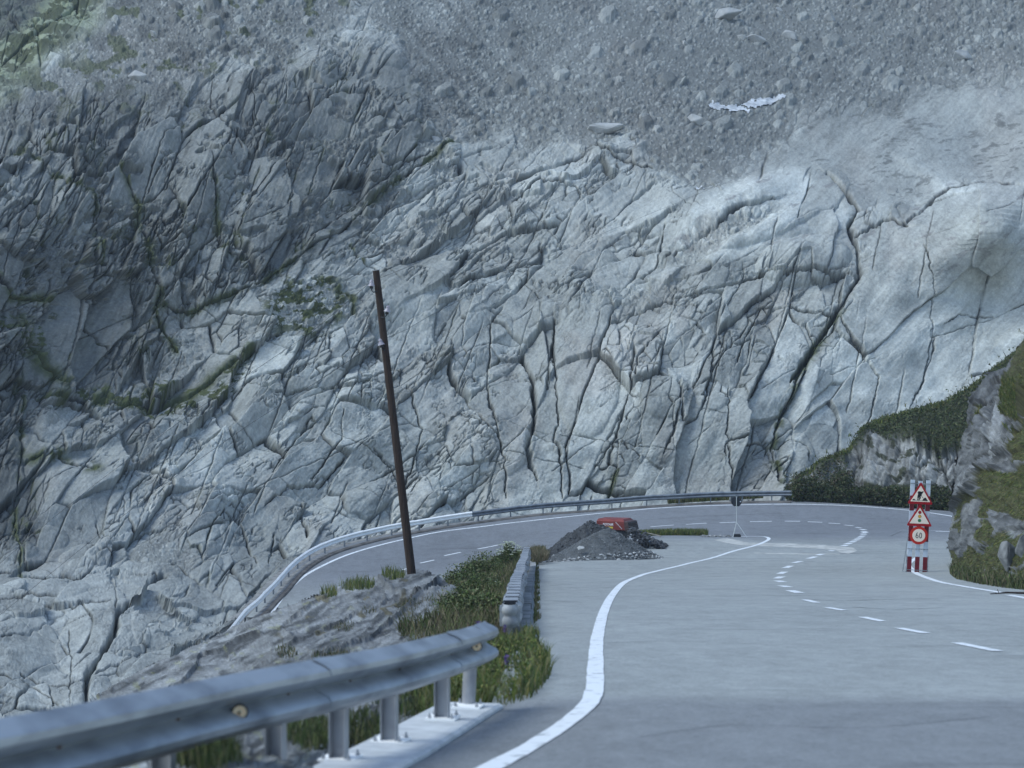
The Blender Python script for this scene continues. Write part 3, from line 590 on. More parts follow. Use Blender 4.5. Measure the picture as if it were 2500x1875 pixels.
    pale = pmask([(985,-100),(1100,-100),(1120,20),(1085,85),(1040,60),(1000,20)], U, V, 8, 14, 176)+.8*pmask([(800,90),(880,40),(960,60),(1000,150),(960,140),(880,100)], U, V, 8, 12, 177)
    base *= (1+.28*np.clip(pale, 0, 1)*(1+fbm(U/10, V/8, 178, 3)))[..., None]
    sl_ = pmask([(2180,396),(2215,396),(2290,430),(2350,468),(2300,474),(2240,440)], U, V, 8, 6, 179); base *= (1+.3*np.clip(sl_, 0, 1))[..., None]; h += sl_*9
    # vegetation
    tl = pmask([(-320,-220),(300,-220),(260,30),(150,120),(60,190),(0,235),(-320,330)], U, V, 16, 20, 150)
    vg1 = tl*sstep(-.12, .02, fbm(U/34, V/18, 152, 6, .6)); tlgreen = tl*(1-vg1)
    vg2 = scr1*sstep(.30, .36, fbm(U/40, V/26, 156, 4)+.25*sstep(400, 100, U))
    lv = .55*pmask([(620,760),(700,680),(830,650),(870,740),(780,830),(640,800)], U, V, 16, 16, 158)+pmask([(120,940),(330,950),(500,930),(640,850),(560,950),(450,1000),(300,985)], U, V, 8, 10, 159)+.8*pmask([(0,760),(110,790),(120,900),(60,860),(0,800)], U, V, 10, 12, 160)
    vg3 = sstep(.15, .5, lv)*sstep(.0, .10, fbm(U/26, V/14, 162, 6, .65))
    vg4 = (D*.9+E*.35)*sstep(.28, .42, fbm(U/30, V/38, 166, 4))*np.clip(.15+cr*1.6, 0, 1)
    vv = np.clip(np.maximum.reduce([vg1*.95, vg2*.8, vg3, vg4*.9, veg]), 0, 1)
    gcol = np.array((.060, .072, .030))*(1+.5*fbm(U/12, V/9, 170, 3))[..., None]
    base = base*(1-tlgreen[..., None]*.7)+np.array((.22, .26, .13))*tlgreen[..., None]*.7
    far = pmask([(-320,-220),(140,-220),(110,0),(70,60),(0,100),(-320,150)], U, V, 8, 10, 171)
    base = base*(1-vv[..., None])+gcol*vv[..., None]
    base = base*(1-far[..., None]*.75)+np.array((.07, .075, .08))*far[..., None]*.75
    h += vv*1.2*np.clip(fbm(U/5, V/5, 172, 2)+.4, 0, 1)
    return h, np.clip(base, .01, .9), scree
def patch_mesh(name, U, V, Yb, h, keep=None, fs=1.6):
    X = (U-1250)/F*Yb; Z = HC-(V-YH)/F*Yb; Pn = np.stack([X, Yb, Z], -1)
    du = np.gradient(Pn, axis=1); dv = np.gradient(Pn, axis=0); n = np.cross(dv, du); n /= np.linalg.norm(n, axis=2, keepdims=True)+1e-9
    n[n[..., 1] > 0] *= -1
    vw = Pn-np.array((0, 0, HC)); vw /= np.linalg.norm(vw, axis=2, keepdims=True); fac = np.clip(np.abs((n*vw).sum(2))*fs, .08, 1)  # slopes seen edge-on carry lower relief
    h = h*fac
    Pn = Pn+n*(h*Yb/F)[..., None]
    return npmesh(name, Pn.reshape(-1, 3), gridfaces(*U.shape, keep), smooth=True), Pn, n
mc = [(2400,1250,122),(2400,1000,128),(2400,700,139),(2400,460,151),(2400,430,166),(2400,300,196),(2400,230,208),(2400,0,250),
      (2700,1300,122),(2700,1000,131),(2700,700,143),(2700,440,156),(2700,200,212),(2700,-60,262),
      (1850,1250,116),(1850,1000,122),(1850,700,134),(1860,500,144),(1850,430,152),(1850,395,162),(1850,250,186),(1850,0,232),
      (1550,1280,114),(1550,1000,120),(1550,700,133),(1500,400,154),(1500,200,178),(1500,0,214),
      (1250,1290,113),(1250,1100,117),(1250,800,129),(1250,600,138),(1250,400,151),(1200,300,160),(1200,0,198),
      (900,1330,107),(900,1000,117),(900,750,127),(900,500,138),(900,250,152),(900,0,182),
      (600,1330,101),(600,1100,110),(600,960,115),(600,700,122),(600,450,131),(600,200,150),(600,0,170),
      (300,1300,94),(300,1200,101),(300,960,111),(300,930,113),(300,700,118),(300,450,125),(300,240,138),(300,0,166),
      (0,1300,88),(0,1200,94),(0,960,103),(0,700,108),(0,450,117),(0,250,131),(0,0,160),(-260,1300,84),(-260,960,98),(-260,500,110),(-260,0,150),
      (0,1400,82),(0,1450,77),(0,1600,65),(0,1760,56),(300,1400,87),(300,1450,80),(300,1600,68),(300,1750,58),(560,1450,88),(560,1600,74),(560,1750,62),(-260,1600,62),
      (800,1420,98),(800,1600,84),(1200,1420,106),(1600,1420,106),(2200,1420,112),(2700,1420,112),(1600,1600,96),(2700,1600,96)]
mc = np.array(mc, float); TY = TPS(mc[:, :2], mc[:, 2], lam=2e-5)
def upsampled(f, U, V, st=12):
    u = np.arange(U.min()-st, U.max()+2*st, st); v = np.arange(V.min()-st, V.max()+2*st, st); gx, gy = np.meshgrid(u, v); g = f(gx, gy)
    fx = (U-u[0])/st; fy = (V-v[0])/st; i = fx.astype(int); j = fy.astype(int); a = fx-i; b = fy-j
    return g[j, i]*(1-a)*(1-b)+g[j, i+1]*a*(1-b)+g[j+1, i]*(1-a)*b+g[j+1, i+1]*a*b
MST = 1.45
U, V = grid(-200, 2700, -90, 1900, MST)
Yb = upsampled(TY, U, V)
h, colr, scree_m = rockfield(U, V)
keep = ~((U > 700) & (V > 1460))
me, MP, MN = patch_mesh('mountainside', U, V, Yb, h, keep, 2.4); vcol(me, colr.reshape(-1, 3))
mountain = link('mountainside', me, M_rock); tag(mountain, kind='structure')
def mpoint(px, py):
    j = int(round((py+90)/MST)); i = int(round((px+200)/MST)); return Vector(MP[j, i]), Vector(MN[j, i])
del h, colr

# ------------------------------------------------------------------ scattering helpers
def surfz(surf, x, y): return float(surf(np.array([x]), np.array([y]))[0])
def blades(name, Pt, hmin, hmax, wd, cols, mat=None, lean=.35, parent=None, nrm=None):
    """a mass of separate bent grass blades rooted at Pt"""
    mat = mat or M_leaf; n = len(Pt); Pt = np.asarray(Pt, float); hgt = hmin+(hmax-hmin)*rng.random(n)**1.5
    an = rng.random(n)*2*np.pi; sx = np.cos(an); sy = np.sin(an); la = rng.random(n)*2*np.pi; ll = lean*hgt*(.3+rng.random(n))
    w_ = wd*(.6+.8*rng.random(n)); up = np.zeros((n, 3)); up[:, 2] = 1
    if nrm is not None: up = up*.6+nrm*.6; up /= np.linalg.norm(up, axis=1, keepdims=True)
    S = np.stack([sx, sy, 0*sx], 1)*w_[:, None]/2; Ln = np.stack([np.cos(la), np.sin(la), 0*la], 1)*ll[:, None]
    b0 = Pt-S; b1 = Pt+S; m = Pt+up*(hgt*.55)[:, None]+Ln*.35; m0 = m-S*.8; m1 = m+S*.8; t = Pt+up*(hgt*.95)[:, None]+Ln
    v = np.stack([b0, b1, m1, m0, t], 1).reshape(-1, 3); k = np.arange(n)*5
    q = np.stack([k, k+1, k+2, k+3], 1); tr = np.stack([k+3, k+2, k+4], 1)
    me = npmesh(name, v, quads=q, tris=tr); c = np.array(cols)[rng.integers(0, len(cols), n)]*(.7+.6*rng.random((n, 1)))
    vcol(me, np.repeat(c, 5, axis=0)); return link(name, me, mat, parent)
def leaves(name, Ct, s0, s1, cols, mat=None, parent=None, flat=0):
    mat = mat or M_leaf; n = len(Ct); Ct = np.asarray(Ct, float)
    a = rng.normal(size=(n, 3)); a /= np.linalg.norm(a, axis=1, keepdims=True); b = rng.normal(size=(n, 3)); b -= (a*b).sum(1, keepdims=True)*a; b /= np.linalg.norm(b, axis=1, keepdims=True)
    s = (s0+(s1-s0)*rng.random(n))[:, None]
    v = np.stack([Ct-a*s, Ct-b*s*.45, Ct+a*s, Ct+b*s*.45], 1).reshape(-1, 3); k = np.arange(n)*4
    me = npmesh(name, v, quads=np.stack([k, k+1, k+2, k+3], 1)); c = np.array(cols)[rng.integers(0, len(cols), n)]*(.65+.7*rng.random((n, 1)))
    vcol(me, np.repeat(c, 4, axis=0)); return link(name, me, mat, parent)
def hullrock(c, size, seed, squash=(1, 1, .7), npt=16):
    r = np.random.default_rng(seed); bm = bmesh.new()
    for _ in range(npt):
        p = r.normal(size=3); p /= np.linalg.norm(p); p *= (.75+.35*r.random())
        bm.verts.new((p[0]*size*squash[0]/2, p[1]*size*squash[1]/2, p[2]*size*squash[2]/2))
    rs = bmesh.ops.convex_hull(bm, input=bm.verts); 
    bmesh.ops.delete(bm, geom=[g for g in rs.get('geom_unused', []) if isinstance(g, bmesh.types.BMVert)], context='VERTS')
    bmesh.ops.bevel(bm, geom=bm.edges[:], offset=size*.03, segments=1, affect='EDGES')
    v = [tuple(Vector(c)+x.co) for x in bm.verts]; bm.verts.index_update(); f = [[q.index for q in x.verts] for x in bm.faces]; bm.free(); return v, f
GRN = [(.065, .10, .026), (.09, .125, .036), (.045, .07, .022), (.12, .13, .05), (.15, .14, .07)]
DGR = [(.032, .05, .018), (.05, .07, .024), (.07, .085, .034), (.09, .09, .045)]
YGR = [(.13, .15, .03), (.11, .14, .03), (.19, .17, .055), (.06, .09, .02)]
DRY = [(.16, .13, .08), (.12, .1, .06), (.08, .09, .035), (.2, .17, .11)]

# ------------------------------------------------------------------ verge between the two roads
cv = []
for Y in (14, 17, 20, 25, 32, 40, 50, 60, 70, 80):
    z = surfz(ZR, 1.2, Y); cv.append((.6, Y, z-.05)); cv.append((-.9, Y, z-.22)); cv.append((-2.6, Y, z-.65))
    if Y < 82: cv.append((-4.6, Y, z-3.2 if Y > 24 else z-1.5))
cv += [(-1, 87, surfz(ZR, -1, 87)-.12), (1.5, 87, surfz(ZR, 1.5, 87)-.12), (-3.2, 82, surfz(ZR, -3.2, 82)-.15), (-1.8, 80, surfz(ZR, -1.8, 80)+.1)]
cv = np.array(cv); ZV = TPS(cv[:, :2], cv[:, 2], lam=1e-4)
M_soil = noise_mat('soil', (.045, .05, .025), (.10, .095, .06), 3, .95, bump=.03, bscale=12)
verge = cdt_surface('verge_ground', [(-.42, 13), (-.14, 15.7), (.13, 25), (.3, 38), (.72, 68), (1.0, 76), (.9, 84), (-.8, 86), (-2.7, 82), (-3.3, 72), (-4.5, 50), (-4.6, 30), (-4, 13)], ZV, .6, M_soil)
def inworld(poly, n, surf):
    PP = np.array(poly, float); out = []
    lo = PP.min(0); hi = PP.max(0); x = lo[0]+(hi[0]-lo[0])*rng.random(n*4); y = lo[1]+(hi[1]-lo[1])*rng.random(n*4); k = inpoly(x, y, PP); x = x[k][:n]; y = y[k][:n]
    return np.column_stack([x, y, surf(x, y)])
ZM = lambda x, y: np.maximum(ZV(x, y), ZR(x, y))
ZB = lambda x, y: np.where(x < .15+.008*(y-25), ZV(x, y), ZR(x, y))

# near clump of grass at the end of the nearest guardrail
pts = inworld([(-.10, 15.8), (.22, 16.6), (.40, 18.5), (.44, 20.5), (.40, 22.5), (.24, 25), (-.2, 26), (-.9, 25), (-1.1, 19), (-.7, 15.2)], 9000, ZB)
e = fbm(pts[:, 0]*1.7, pts[:, 1]*.8, 300, 3); pts = pts[e > -.35]
g = blades('grass', pts, .08, .30, .012, YGR+GRN, lean=.5); tag(g, 'rank green and yellow grass between the two guardrail ends', 'grass', kind='stuff')
pts = inworld([(-.05, 16), (.3, 18), (.36, 21), (.2, 25), (-.5, 25.5), (-.7, 18)], 5000, ZB); pts[:, 2] += rng.random(len(pts))*.18
g = leaves('low_herbs', pts, .012, .035, YGR+GRN); tag(g, 'broad leaved herbs in the grass beside the near guardrail end', 'herbs', kind='stuff')
# bank
bankp = [(-.3, 26), (-.1, 33), (0, 45), (.2, 56), (.3, 66), (.5, 73), (-.6, 76), (-1.5, 72), (-2.2, 60), (-2.6, 48), (-2.4, 36), (-1.5, 27)]
pts = inworld(bankp, 26000, ZV); g = blades('grass', pts, .12, .5, .02, GRN+DRY, lean=.45); tag(g, 'tall mixed grass covering the bank left of the twisted guardrail', 'grass', kind='stuff')
pts = inworld([(-.1, 26), (.15, 38), (-.2, 40), (-1.4, 34), (-1.2, 26)], 4500, ZV); g = blades('dry_grass', pts, .1, .4, .014, DRY, lean=.5); tag(g, 'brownish dry grass beside the pale end of the twisted guardrail', 'grass', kind='stuff')
def shrub(x, y, w_, h_, n, label, cols=DGR+GRN, surf=ZV, sz=(.03, .07), group='shrubs on the bank between the roads', name='shrub'):
    z = surfz(surf, x, y); root = empty(name, (x, y, z)); tag(root, label, 'shrub', group)
    C = []; r = np.random.default_rng(int(abs(x*100+y*7)))
    lob = [(r.uniform(-.3, .3)*w_, r.uniform(-.3, .3)*w_, r.uniform(.25, .62)*h_, r.uniform(.22, .36)) for _ in range(9)]
    while len(C) < n:
        l = lob[r.integers(0, len(lob))]; d = r.normal(size=3); d /= np.linalg.norm(d); k = r.random()**.45
        p = (l[0]+d[0]*k*l[3]*w_, l[1]+d[1]*k*l[3]*w_, l[2]+d[2]*k*l[3]*h_)
        if p[2] > -.05: C.append(p)
    for i in range(n//14):
        a = r.random()*6.28; q = r.random()*.45*w_; C.append((math.cos(a)*q, math.sin(a)*q, h_*(.75+.35*r.random())))
    leaves('foliage', C, sz[0], sz[1], cols, parent=root)
    mb = MB()
    for l in lob[:6]: mb.tube([(0, 0, -.05), (l[0]*.5, l[1]*.5, l[2]*.5), (l[0], l[1], l[2]+.1*h_)], [.02, .014, .006], 5)
    mb.build('stem', M_wood, root); return root
shr = [(-1.75, 46, 1.5, .85, 'round dark green shrub nearest the rock outcrop on the bank'), (-1.3, 52, 1.6, .9, 'wide green shrub in the middle of the bank'), (-.7, 41, 1.3, .7, 'low shrub halfway along the twisted guardrail'), (-1.0, 60, 1.6, .95, 'tall green shrub below the white flowering plant'), (-2.0, 55, 1.5, .7, 'leafy shrub on the edge above the lower road'), (-.6, 66, 1.2, .7, 'small shrub at the far end of the bank'), (-.5, 32, 1.0, .55, 'low green bush behind the pale guardrail end'), (-.95, 36, 1.1, .6, 'olive green bush right of the rock outcrop')]
for x, y, a, b, l in shr: shrub(x, y, a*.9, b*.88, 3600, l, cols=GRN+[(.09, .12, .05), (.13, .15, .07), (.05, .075, .03)], sz=(.02, .05))
# flowering umbellifer
z = surfz(ZV, -.15, 66); um = empty('flowering_plant', (-.15, 66, z)); tag(um, 'tall leafy plant with many creamy white flower heads above the twisted guardrail', 'plant')
mb = MB(); fl = []; lv = []
for i in range(46):
    a = random.random()*6.28; r_ = .48*math.sqrt(random.random()); zz = .5+.55*random.random()*(1-r_)+.12; tx, ty = r_*math.cos(a), r_*math.sin(a)
    mb.tube([(tx*.2, ty*.2, 0), (tx*.7, ty*.7, zz*.6), (tx, ty, zz)], .006, 4)
    for k in range(34): b = random.random()*6.28; q = .075*math.sqrt(random.random()); fl.append((tx+q*math.cos(b), ty+q*math.sin(b), zz+.02*random.random()))
    for k in range(40): lv.append((tx*random.random()*1.05, ty*random.random()*1.05, zz*random.random()*.95))
mb.build('stem', noise_mat('plant_stem', (.06, .09, .03), (.09, .12, .04), 4), um)
leaves('leaf_mass', lv, .03, .08, GRN, parent=um); leaves('flower_heads', fl, .012, .022, [(.55, .58, .45), (.65, .68, .58), (.45, .5, .33)], parent=um)
# brownish tuft between rail end and gravel
pts = inworld([(.75, 66), (1.35, 67), (1.4, 70), (1.1, 75), (.4, 74)], 3500, ZM); g = blades('dry_grass', pts, .15, .5, .02, DRY, lean=.4); tag(g, 'brown seeding grass at the foot of the gravel heaps', 'grass', kind='stuff')
tuft = blades('grass', inworld([(.4, 73), (1.5, 77), (1.2, 83), (-.5, 84), (-.9, 78)], 5000, ZM), .15, .4, .03, YGR+DRY); tag(tuft, 'yellow green grass strip behind the left gravel heap', 'grass', kind='stuff')
# small weeds along the kerb
pts = []
for i in range(2600):
    t = random.random(); y = 25.5+t*42; x = .31+(y-25.5)*.0138+random.uniform(0, .12)*(.5+.5*math.sin(y*1.7)); pts.append((x, y, surfz(ZR, x, y)) if i < 0 else (x, y, 0))
pts = np.array(pts); pts[:, 2] = ZR(pts[:, 0], pts[:, 1]); pts = pts[fbm(pts[:, 1]*.9, pts[:, 0]*0, 310, 2) > -.25]
g = blades('weeds', pts, .03, .15, .014, GRN+DRY); tag(g, 'sparse weeds along the foot of the concrete kerb', 'weeds', kind='stuff')

# island strip
pts = []
for i in range(6500):
    px = 1556+random.random()**.9*172; pts.append(P(px, 1311, 89.3+random.random()*2.2))
pts = np.array(pts); pts[:, 2] = ZR(pts[:, 0], pts[:, 1]); kk = (.1+.9*sstep(19.0, 6.5, pts[:, 0])); pts = pts[rng.random(len(pts)) < kk+.3]
g = blades('grass', pts, .08, .36, .03, YGR+GRN); tag(g, 'low green strip of grass between compressor and tripod sign', 'grass', kind='stuff')
mb = MB()
for i in range(70):
    p = hit(random.uniform(1715, 1790), 1311.5); v, f = hullrock((p.x, p.y+random.uniform(0, .8), p.z+.02), random.uniform(.06, .2), i+900, npt=10); mb.add(v, f)
o = mb.build('rubble', M_concd); tag(o, 'thin line of loose stones left of the tripod sign', 'stones', kind='stuff')

# ------------------------------------------------------------------ rock outcrops
def outcrop(name, poly, st, ctrl, relief, colour, mat, edge=45, back=6, lam=2e-5, warp=6, fs=2.2, veg=None):
    PP = np.array(poly, float); U, V = grid(PP[:, 0].min()-10, PP[:, 0].max()+10, PP[:, 1].min()-10, PP[:, 1].max()+10, st)
    T = TPS(np.array(ctrl, float)[:, :2], np.array(ctrl, float)[:, 2], lam=lam); Yb = upsampled(T, U, V)
    wu = U+fbm(U/26, V/26, 400, 4)*warp; wv = V+fbm(U/26+7, V/26, 404, 4)*warp
    ins = inpoly(wu, wv, PP); d = np.full(U.shape, 1e9)
    for k in range(len(PP)):
        a = PP[k]; b = PP[(k+1) % len(PP)]; L2 = ((b-a)**2).sum(); t = np.clip(((U-a[0])*(b[0]-a[0])+(V-a[1])*(b[1]-a[1]))/L2, 0, 1)
        d = np.minimum(d, np.hypot(U-a[0]-t*(b[0]-a[0]), V-a[1]-t*(b[1]-a[1])))
    q = 1-np.clip(d/edge, 0, 1); Yb = Yb+back*(1-np.sqrt(np.clip(1-q*q, 0, 1)))
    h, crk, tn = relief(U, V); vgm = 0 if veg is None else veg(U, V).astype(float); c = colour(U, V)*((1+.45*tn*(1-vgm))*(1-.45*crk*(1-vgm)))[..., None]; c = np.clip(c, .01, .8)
    h = h+fbm(U/4.5, V/4, 295, 3)*1.6-np.abs(fbm(U/10, V/8, 296, 3))*2.5; c = np.clip(c*(1+.3*fbm(U/3.4, V/3, 299, 2)[..., None]), .01, .8)
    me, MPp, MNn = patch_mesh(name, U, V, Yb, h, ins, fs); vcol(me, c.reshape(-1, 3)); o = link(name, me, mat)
    bm = bmesh.new(); bm.from_mesh(me); bmesh.ops.delete(bm, geom=[v for v in bm.verts if not v.link_faces], context='VERTS'); bm.to_mesh(me); bm.free()
    return o, MPp, MNn, U, V, ins
# foreground outcrop under the pole
fgp = [(120,1800),(215,1712),(282,1667),(395,1610),(480,1573),(571,1527),(678,1487),(780,1452),(847,1424),(905,1409),(960,1394),(1017,1390),(1078,1406),(1114,1432),(1134,1470),(1140,1520),(1140,1600),(1125,1690),(1050,1740),(1000,1990),(0,1990)]
fgc = [(1000,1405,48),(1100,1450,42),(1140,1540,30),(1100,1690,19),(1000,1750,16),(850,1900,12.5),(571,1526,42),(850,1433,46),(282,1667,28),(100,1800,18),(700,1600,26),(500,1750,17),(200,1900,12),(900,1550,31),(-50,1990,10),(1000,1990,11)]
def fgrel(U, V):
    wu = U+fbm(U/60, V/60, 410, 4)*14; wv = V+fbm(U/60, V/60, 414, 4)*14; h = 0
    a, g, tn = hblocks(wu, wv, 40, [(26, 260, 70, 26, 2.4, 16, 1), (25, 100, 22, 9, 1.6, 8, .8), (24, 44, 10, 2, 1.0, 3, .25)], ajit=14); h = h+a
    u, v = rot(wu, wv, 25, 60, 10); h = h+fbm(u, v, 420, 5)*8+fbm(U/90, V/70, 424, 4)*30+fbm(U/14, V/10, 428, 4)*2.5
    u, v = rot(wu, wv, 25, 40, 16); h = h-10*sstep(.3, .55, fbm(u, v, 432, 3))
    return h, g, tn
def fgcol(U, V):
    u, v = rot(U, V, 25, 70, 12); c = np.empty(U.shape+(3,)); c[:] = (.175, .182, .182)
    c *= (1+.7*fbm(u, v, 440, 5)+.3*fbm(U/12, V/8, 445, 4))[..., None]
    dk = sstep(.12, .4, fbm(u*1.4, v*1.1, 450, 4))[..., None]; c = c*(1-.6*dk)
    ly = .6*sstep(.42, .55, fbm(U/22, V/12, 455, 3))*sstep(1100, 700, U); c = c*(1-ly[..., None]*.5)+np.array((.24, .25, .10))*ly[..., None]*.5
    br = sstep(.38, .5, fbm(U/34, V/20, 460, 4))*sstep(600, 800, U); c = c*(1-br[..., None]*.8)+np.array((.10, .085, .04))*br[..., None]*.8
    return np.clip(c, .01, .8)
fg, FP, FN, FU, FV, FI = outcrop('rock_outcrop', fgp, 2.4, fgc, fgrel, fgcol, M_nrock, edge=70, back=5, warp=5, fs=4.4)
tag(fg, 'weathered grey rock hump below the leaning pole, behind the nearest guardrail', 'rock')
def onpatch(Pm, Nm, Uu, Vv, mask, n):
    k = np.where(mask.ravel())[0]; 
    if len(k) == 0: return np.zeros((0, 3)), np.zeros((0, 3))
    k = k[rng.integers(0, len(k), n)]; return Pm.reshape(-1, 3)[k]+rng.normal(size=(n, 3))*.02, Nm.reshape(-1, 3)[k]
def circ(Uu, Vv, L): 
    m = np.zeros(Uu.shape, bool)
    for x, y, rx, ry in L: m |= ((Uu-x)/rx)**2+((Vv-y)/ry)**2 < 1
    return m
p_, n_ = onpatch(FP, FN, FU, FV, circ(FU, FV, [(870, 1428, 45, 10), (800, 1447, 22, 10), (960, 1410, 30, 8)]) & FI, 1500)
g = blades('grass', p_, .05, .35, .014, YGR+GRN); tag(g, 'grass tufts on the crest of the rock hump left of the pole', 'grass', kind='stuff')
p_, n_ = onpatch(FP, FN, FU, FV, circ(FU, FV, [(995, 1480, 30, 14), (840, 1530, 26, 12), (700, 1600, 24, 12), (1060, 1540, 25, 20), (900, 1490, 20, 8), (1100, 1500, 20, 20), (820, 1610, 60, 8)]) & FI, 2600)
g = blades('dry_grass', p_, .02, .12, .008, DRY+DGR); tag(g, 'small dry tufts in the hollows of the rock hump', 'grass', kind='stuff')
p_, n_ = onpatch(FP, FN, FU, FV, circ(FU, FV, [(1040, 1700, 90, 60), (900, 1790, 80, 40), (960, 1700, 80, 30), (500, 1850, 80, 40), (760, 1800, 60, 40), (1130, 1650, 40, 90)]), 9000)
g = blades('grass', p_, .03, .16, .008, GRN+DGR); tag(g, 'short green grass seen between the posts of the nearest guardrail', 'grass', kind='stuff')
p_, n_ = onpatch(FP, FN, FU, FV, circ(FU, FV, [(1040, 1700, 90, 60), (1120, 1600, 40, 60), (900, 1790, 80, 40)]), 3500)
g = leaves('low_herbs', p_+n_*.05, .008, .022, GRN+YGR); tag(g, 'leafy herbs between the guardrail posts and the rock hump', 'herbs', kind='stuff')

# rock wall behind the bend with a turf cap
r5 = lambda L: [(1900+x/2.765, 900+y/2.765) for x, y in L]
mp_ = [(1918,1200),(1925,1178),(1949,1164),(2000,1130),(2040,1112),(2068,1096),(2085,1072),(2102,1045),(2147,1023),(2215,1006),(2260,995),(2305,983),(2350,955),(2400,918),(2480,860),(2600,820),(2600,1270),(2300,1262),(2150,1242),(1918,1236)]
mcn = [(1920,1230,107),(1920,1170,108),(2070,1230,105.5),(2070,1110,109),(2200,1180,105),(2200,1020,112),(2300,1220,103),(2350,1100,105),(2400,940,114),(2600,1200,101),(2600,850,114),(2200,1090,107)]
turf_line = np.array([(1900,1170),(1960,1172),(2010,1158),(2060,1126),(2100,1092),(2150,1075),(2200,1078),(2260,1098),(2300,1110),(2340,1085),(2600,1060)], float)
def tmask(U, V): return sstep(10, -10, V-np.interp(U+fbm(U/20, V/20, 480, 3)*14, turf_line[:, 0], turf_line[:, 1])-fbm(U/16, V/40, 484, 3)*16)
def mrel(U, V):
    wu = U+fbm(U/60, V/60, 470, 4)*9; wv = V; t = tmask(U, V)
    a, g, tn = hblocks(wu, wv, 46, [(80, 110, 36, 12, 2.0, 12, 1), (86, 46, 14, 4, 1.3, 6, .75), (70, 20, 9, 1.6, 1, 3, .5)]); b = 0; g = g*(1-t); tn = tn*(1-t)
    return (a+b+fbm(U/12, V/60, 474, 4)*3)*(1-t)+t*(26+fbm(U/30, V/14, 476, 3)*8)+fbm(U/80, V/50, 478, 2)*18, g, tn
def mcol(U, V):
    c = np.empty(U.shape+(3,)); c[:] = (.24, .245, .235); c *= (1+.3*fbm(U/9, V/60, 486, 4)+.3*fbm(U/30, V/24, 488, 4))[..., None]
    dk = sstep(.05, .35, fbm(U/11, V/90, 490, 3))*sstep(2180, 2320, U+40); c *= (1-.7*dk)[..., None]
    t = np.maximum(tmask(U, V), .9*sstep(.28, .4, fbm(U/26, V/12, 492, 3)))[..., None]; low = sstep(1178, 1190, V)[..., None]; t = np.maximum(t, low)
    return np.clip(c*(1-t)+np.array((.035, .04, .02))*t, .01, .8)
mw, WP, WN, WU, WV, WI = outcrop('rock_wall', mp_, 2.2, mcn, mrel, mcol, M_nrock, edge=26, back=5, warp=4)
tag(mw, 'grey vertical rock wall under a turf cap behind the far bend', 'rock')
tm = (tmask(WU, WV) > .35) & WI
p_, n_ = onpatch(WP, WN, WU, WV, tm, 16000); g = leaves('turf', p_+n_*rng.random((len(p_), 1))*.25, .05, .12, DGR+[(.06, .075, .025)]); tag(g, 'dark green heath and turf hanging over the far rock wall', 'turf', kind='stuff')
ctop = tm & (WV-np.interp(WU, [p[0] for p in mp_[:15]], [p[1] for p in mp_[:15]]) < 26)
p_, n_ = onpatch(WP, WN, WU, WV, ctop, 7000); g = blades('grass', p_, .1, .38, .05, YGR+[(.07, .09, .03)]); tag(g, 'lighter grass edge along the top of the far rock wall', 'grass', kind='stuff')
# dark growth at the wall foot
pts = []
for i in range(21000):
    px = random.uniform(1932, 2345); Y = random.uniform(103.9, 106.2)-max(0, px-2100)*.012; z0 = surfz(ZR, (px-1250)/F*Y, Y) if False else 0; pts.append(((px-1250)/F*Y, Y, 0, px))
pts = np.array(pts); z = ZR(pts[:, 0], np.minimum(pts[:, 1], 103.5)); hh = np.interp(pts[:, 3], [1930, 1950, 2000, 2060, 2200, 2345], [.6, 1.3, 1.15, .95, .95, 1.15])*(1+.35*fbm(pts[:, 3]/18, pts[:, 1], 500, 3))
pts[:, 2] = z+rng.random(len(pts))**.7*hh; g = leaves('undergrowth', pts[:, :3], .05, .12, DGR+[(.05, .045, .03)]); tag(g, 'dark belt of undergrowth at the foot of the far rock wall', 'undergrowth', kind='stuff')
for i, (px, Y, a, b, l) in enumerate([(1945, 104.8, 1.7, 1.5, 'pinkish green bush right at the end of the far guardrail'), (2000, 105.5, 1.8, 1.7, 'brown green bush left of the far rock wall'), (2045, 105.5, 2.2, 2.3, 'tall dark bush against the left part of the far rock wall')]):
    X = (px-1250)/F*Y; shrub(X, Y, a, b, 2600, l, cols=DGR+[(.09, .07, .05)], surf=lambda x, y: ZR(x, np.minimum(y, 104)), sz=(.05, .11), group='bushes below the far rock wall')
pts = []
for i in range(5200):
    px = random.uniform(1630, 1945); Y = 106.2+random.random()*.8; pts.append(((px-1250)/F*Y, Y, 0))
pts = np.array(pts); pts[:, 2] = ZR(pts[:, 0], pts[:, 1]*0+105.4)+.02; pts = pts[fbm(pts[:, 0]*.8, pts[:, 1]*0, 505, 3) > -.1]
g = blades('grass', pts, .1, .5, .04, YGR+GRN+DRY); tag(g, 'patchy weeds behind the far guardrail', 'grass', kind='stuff')

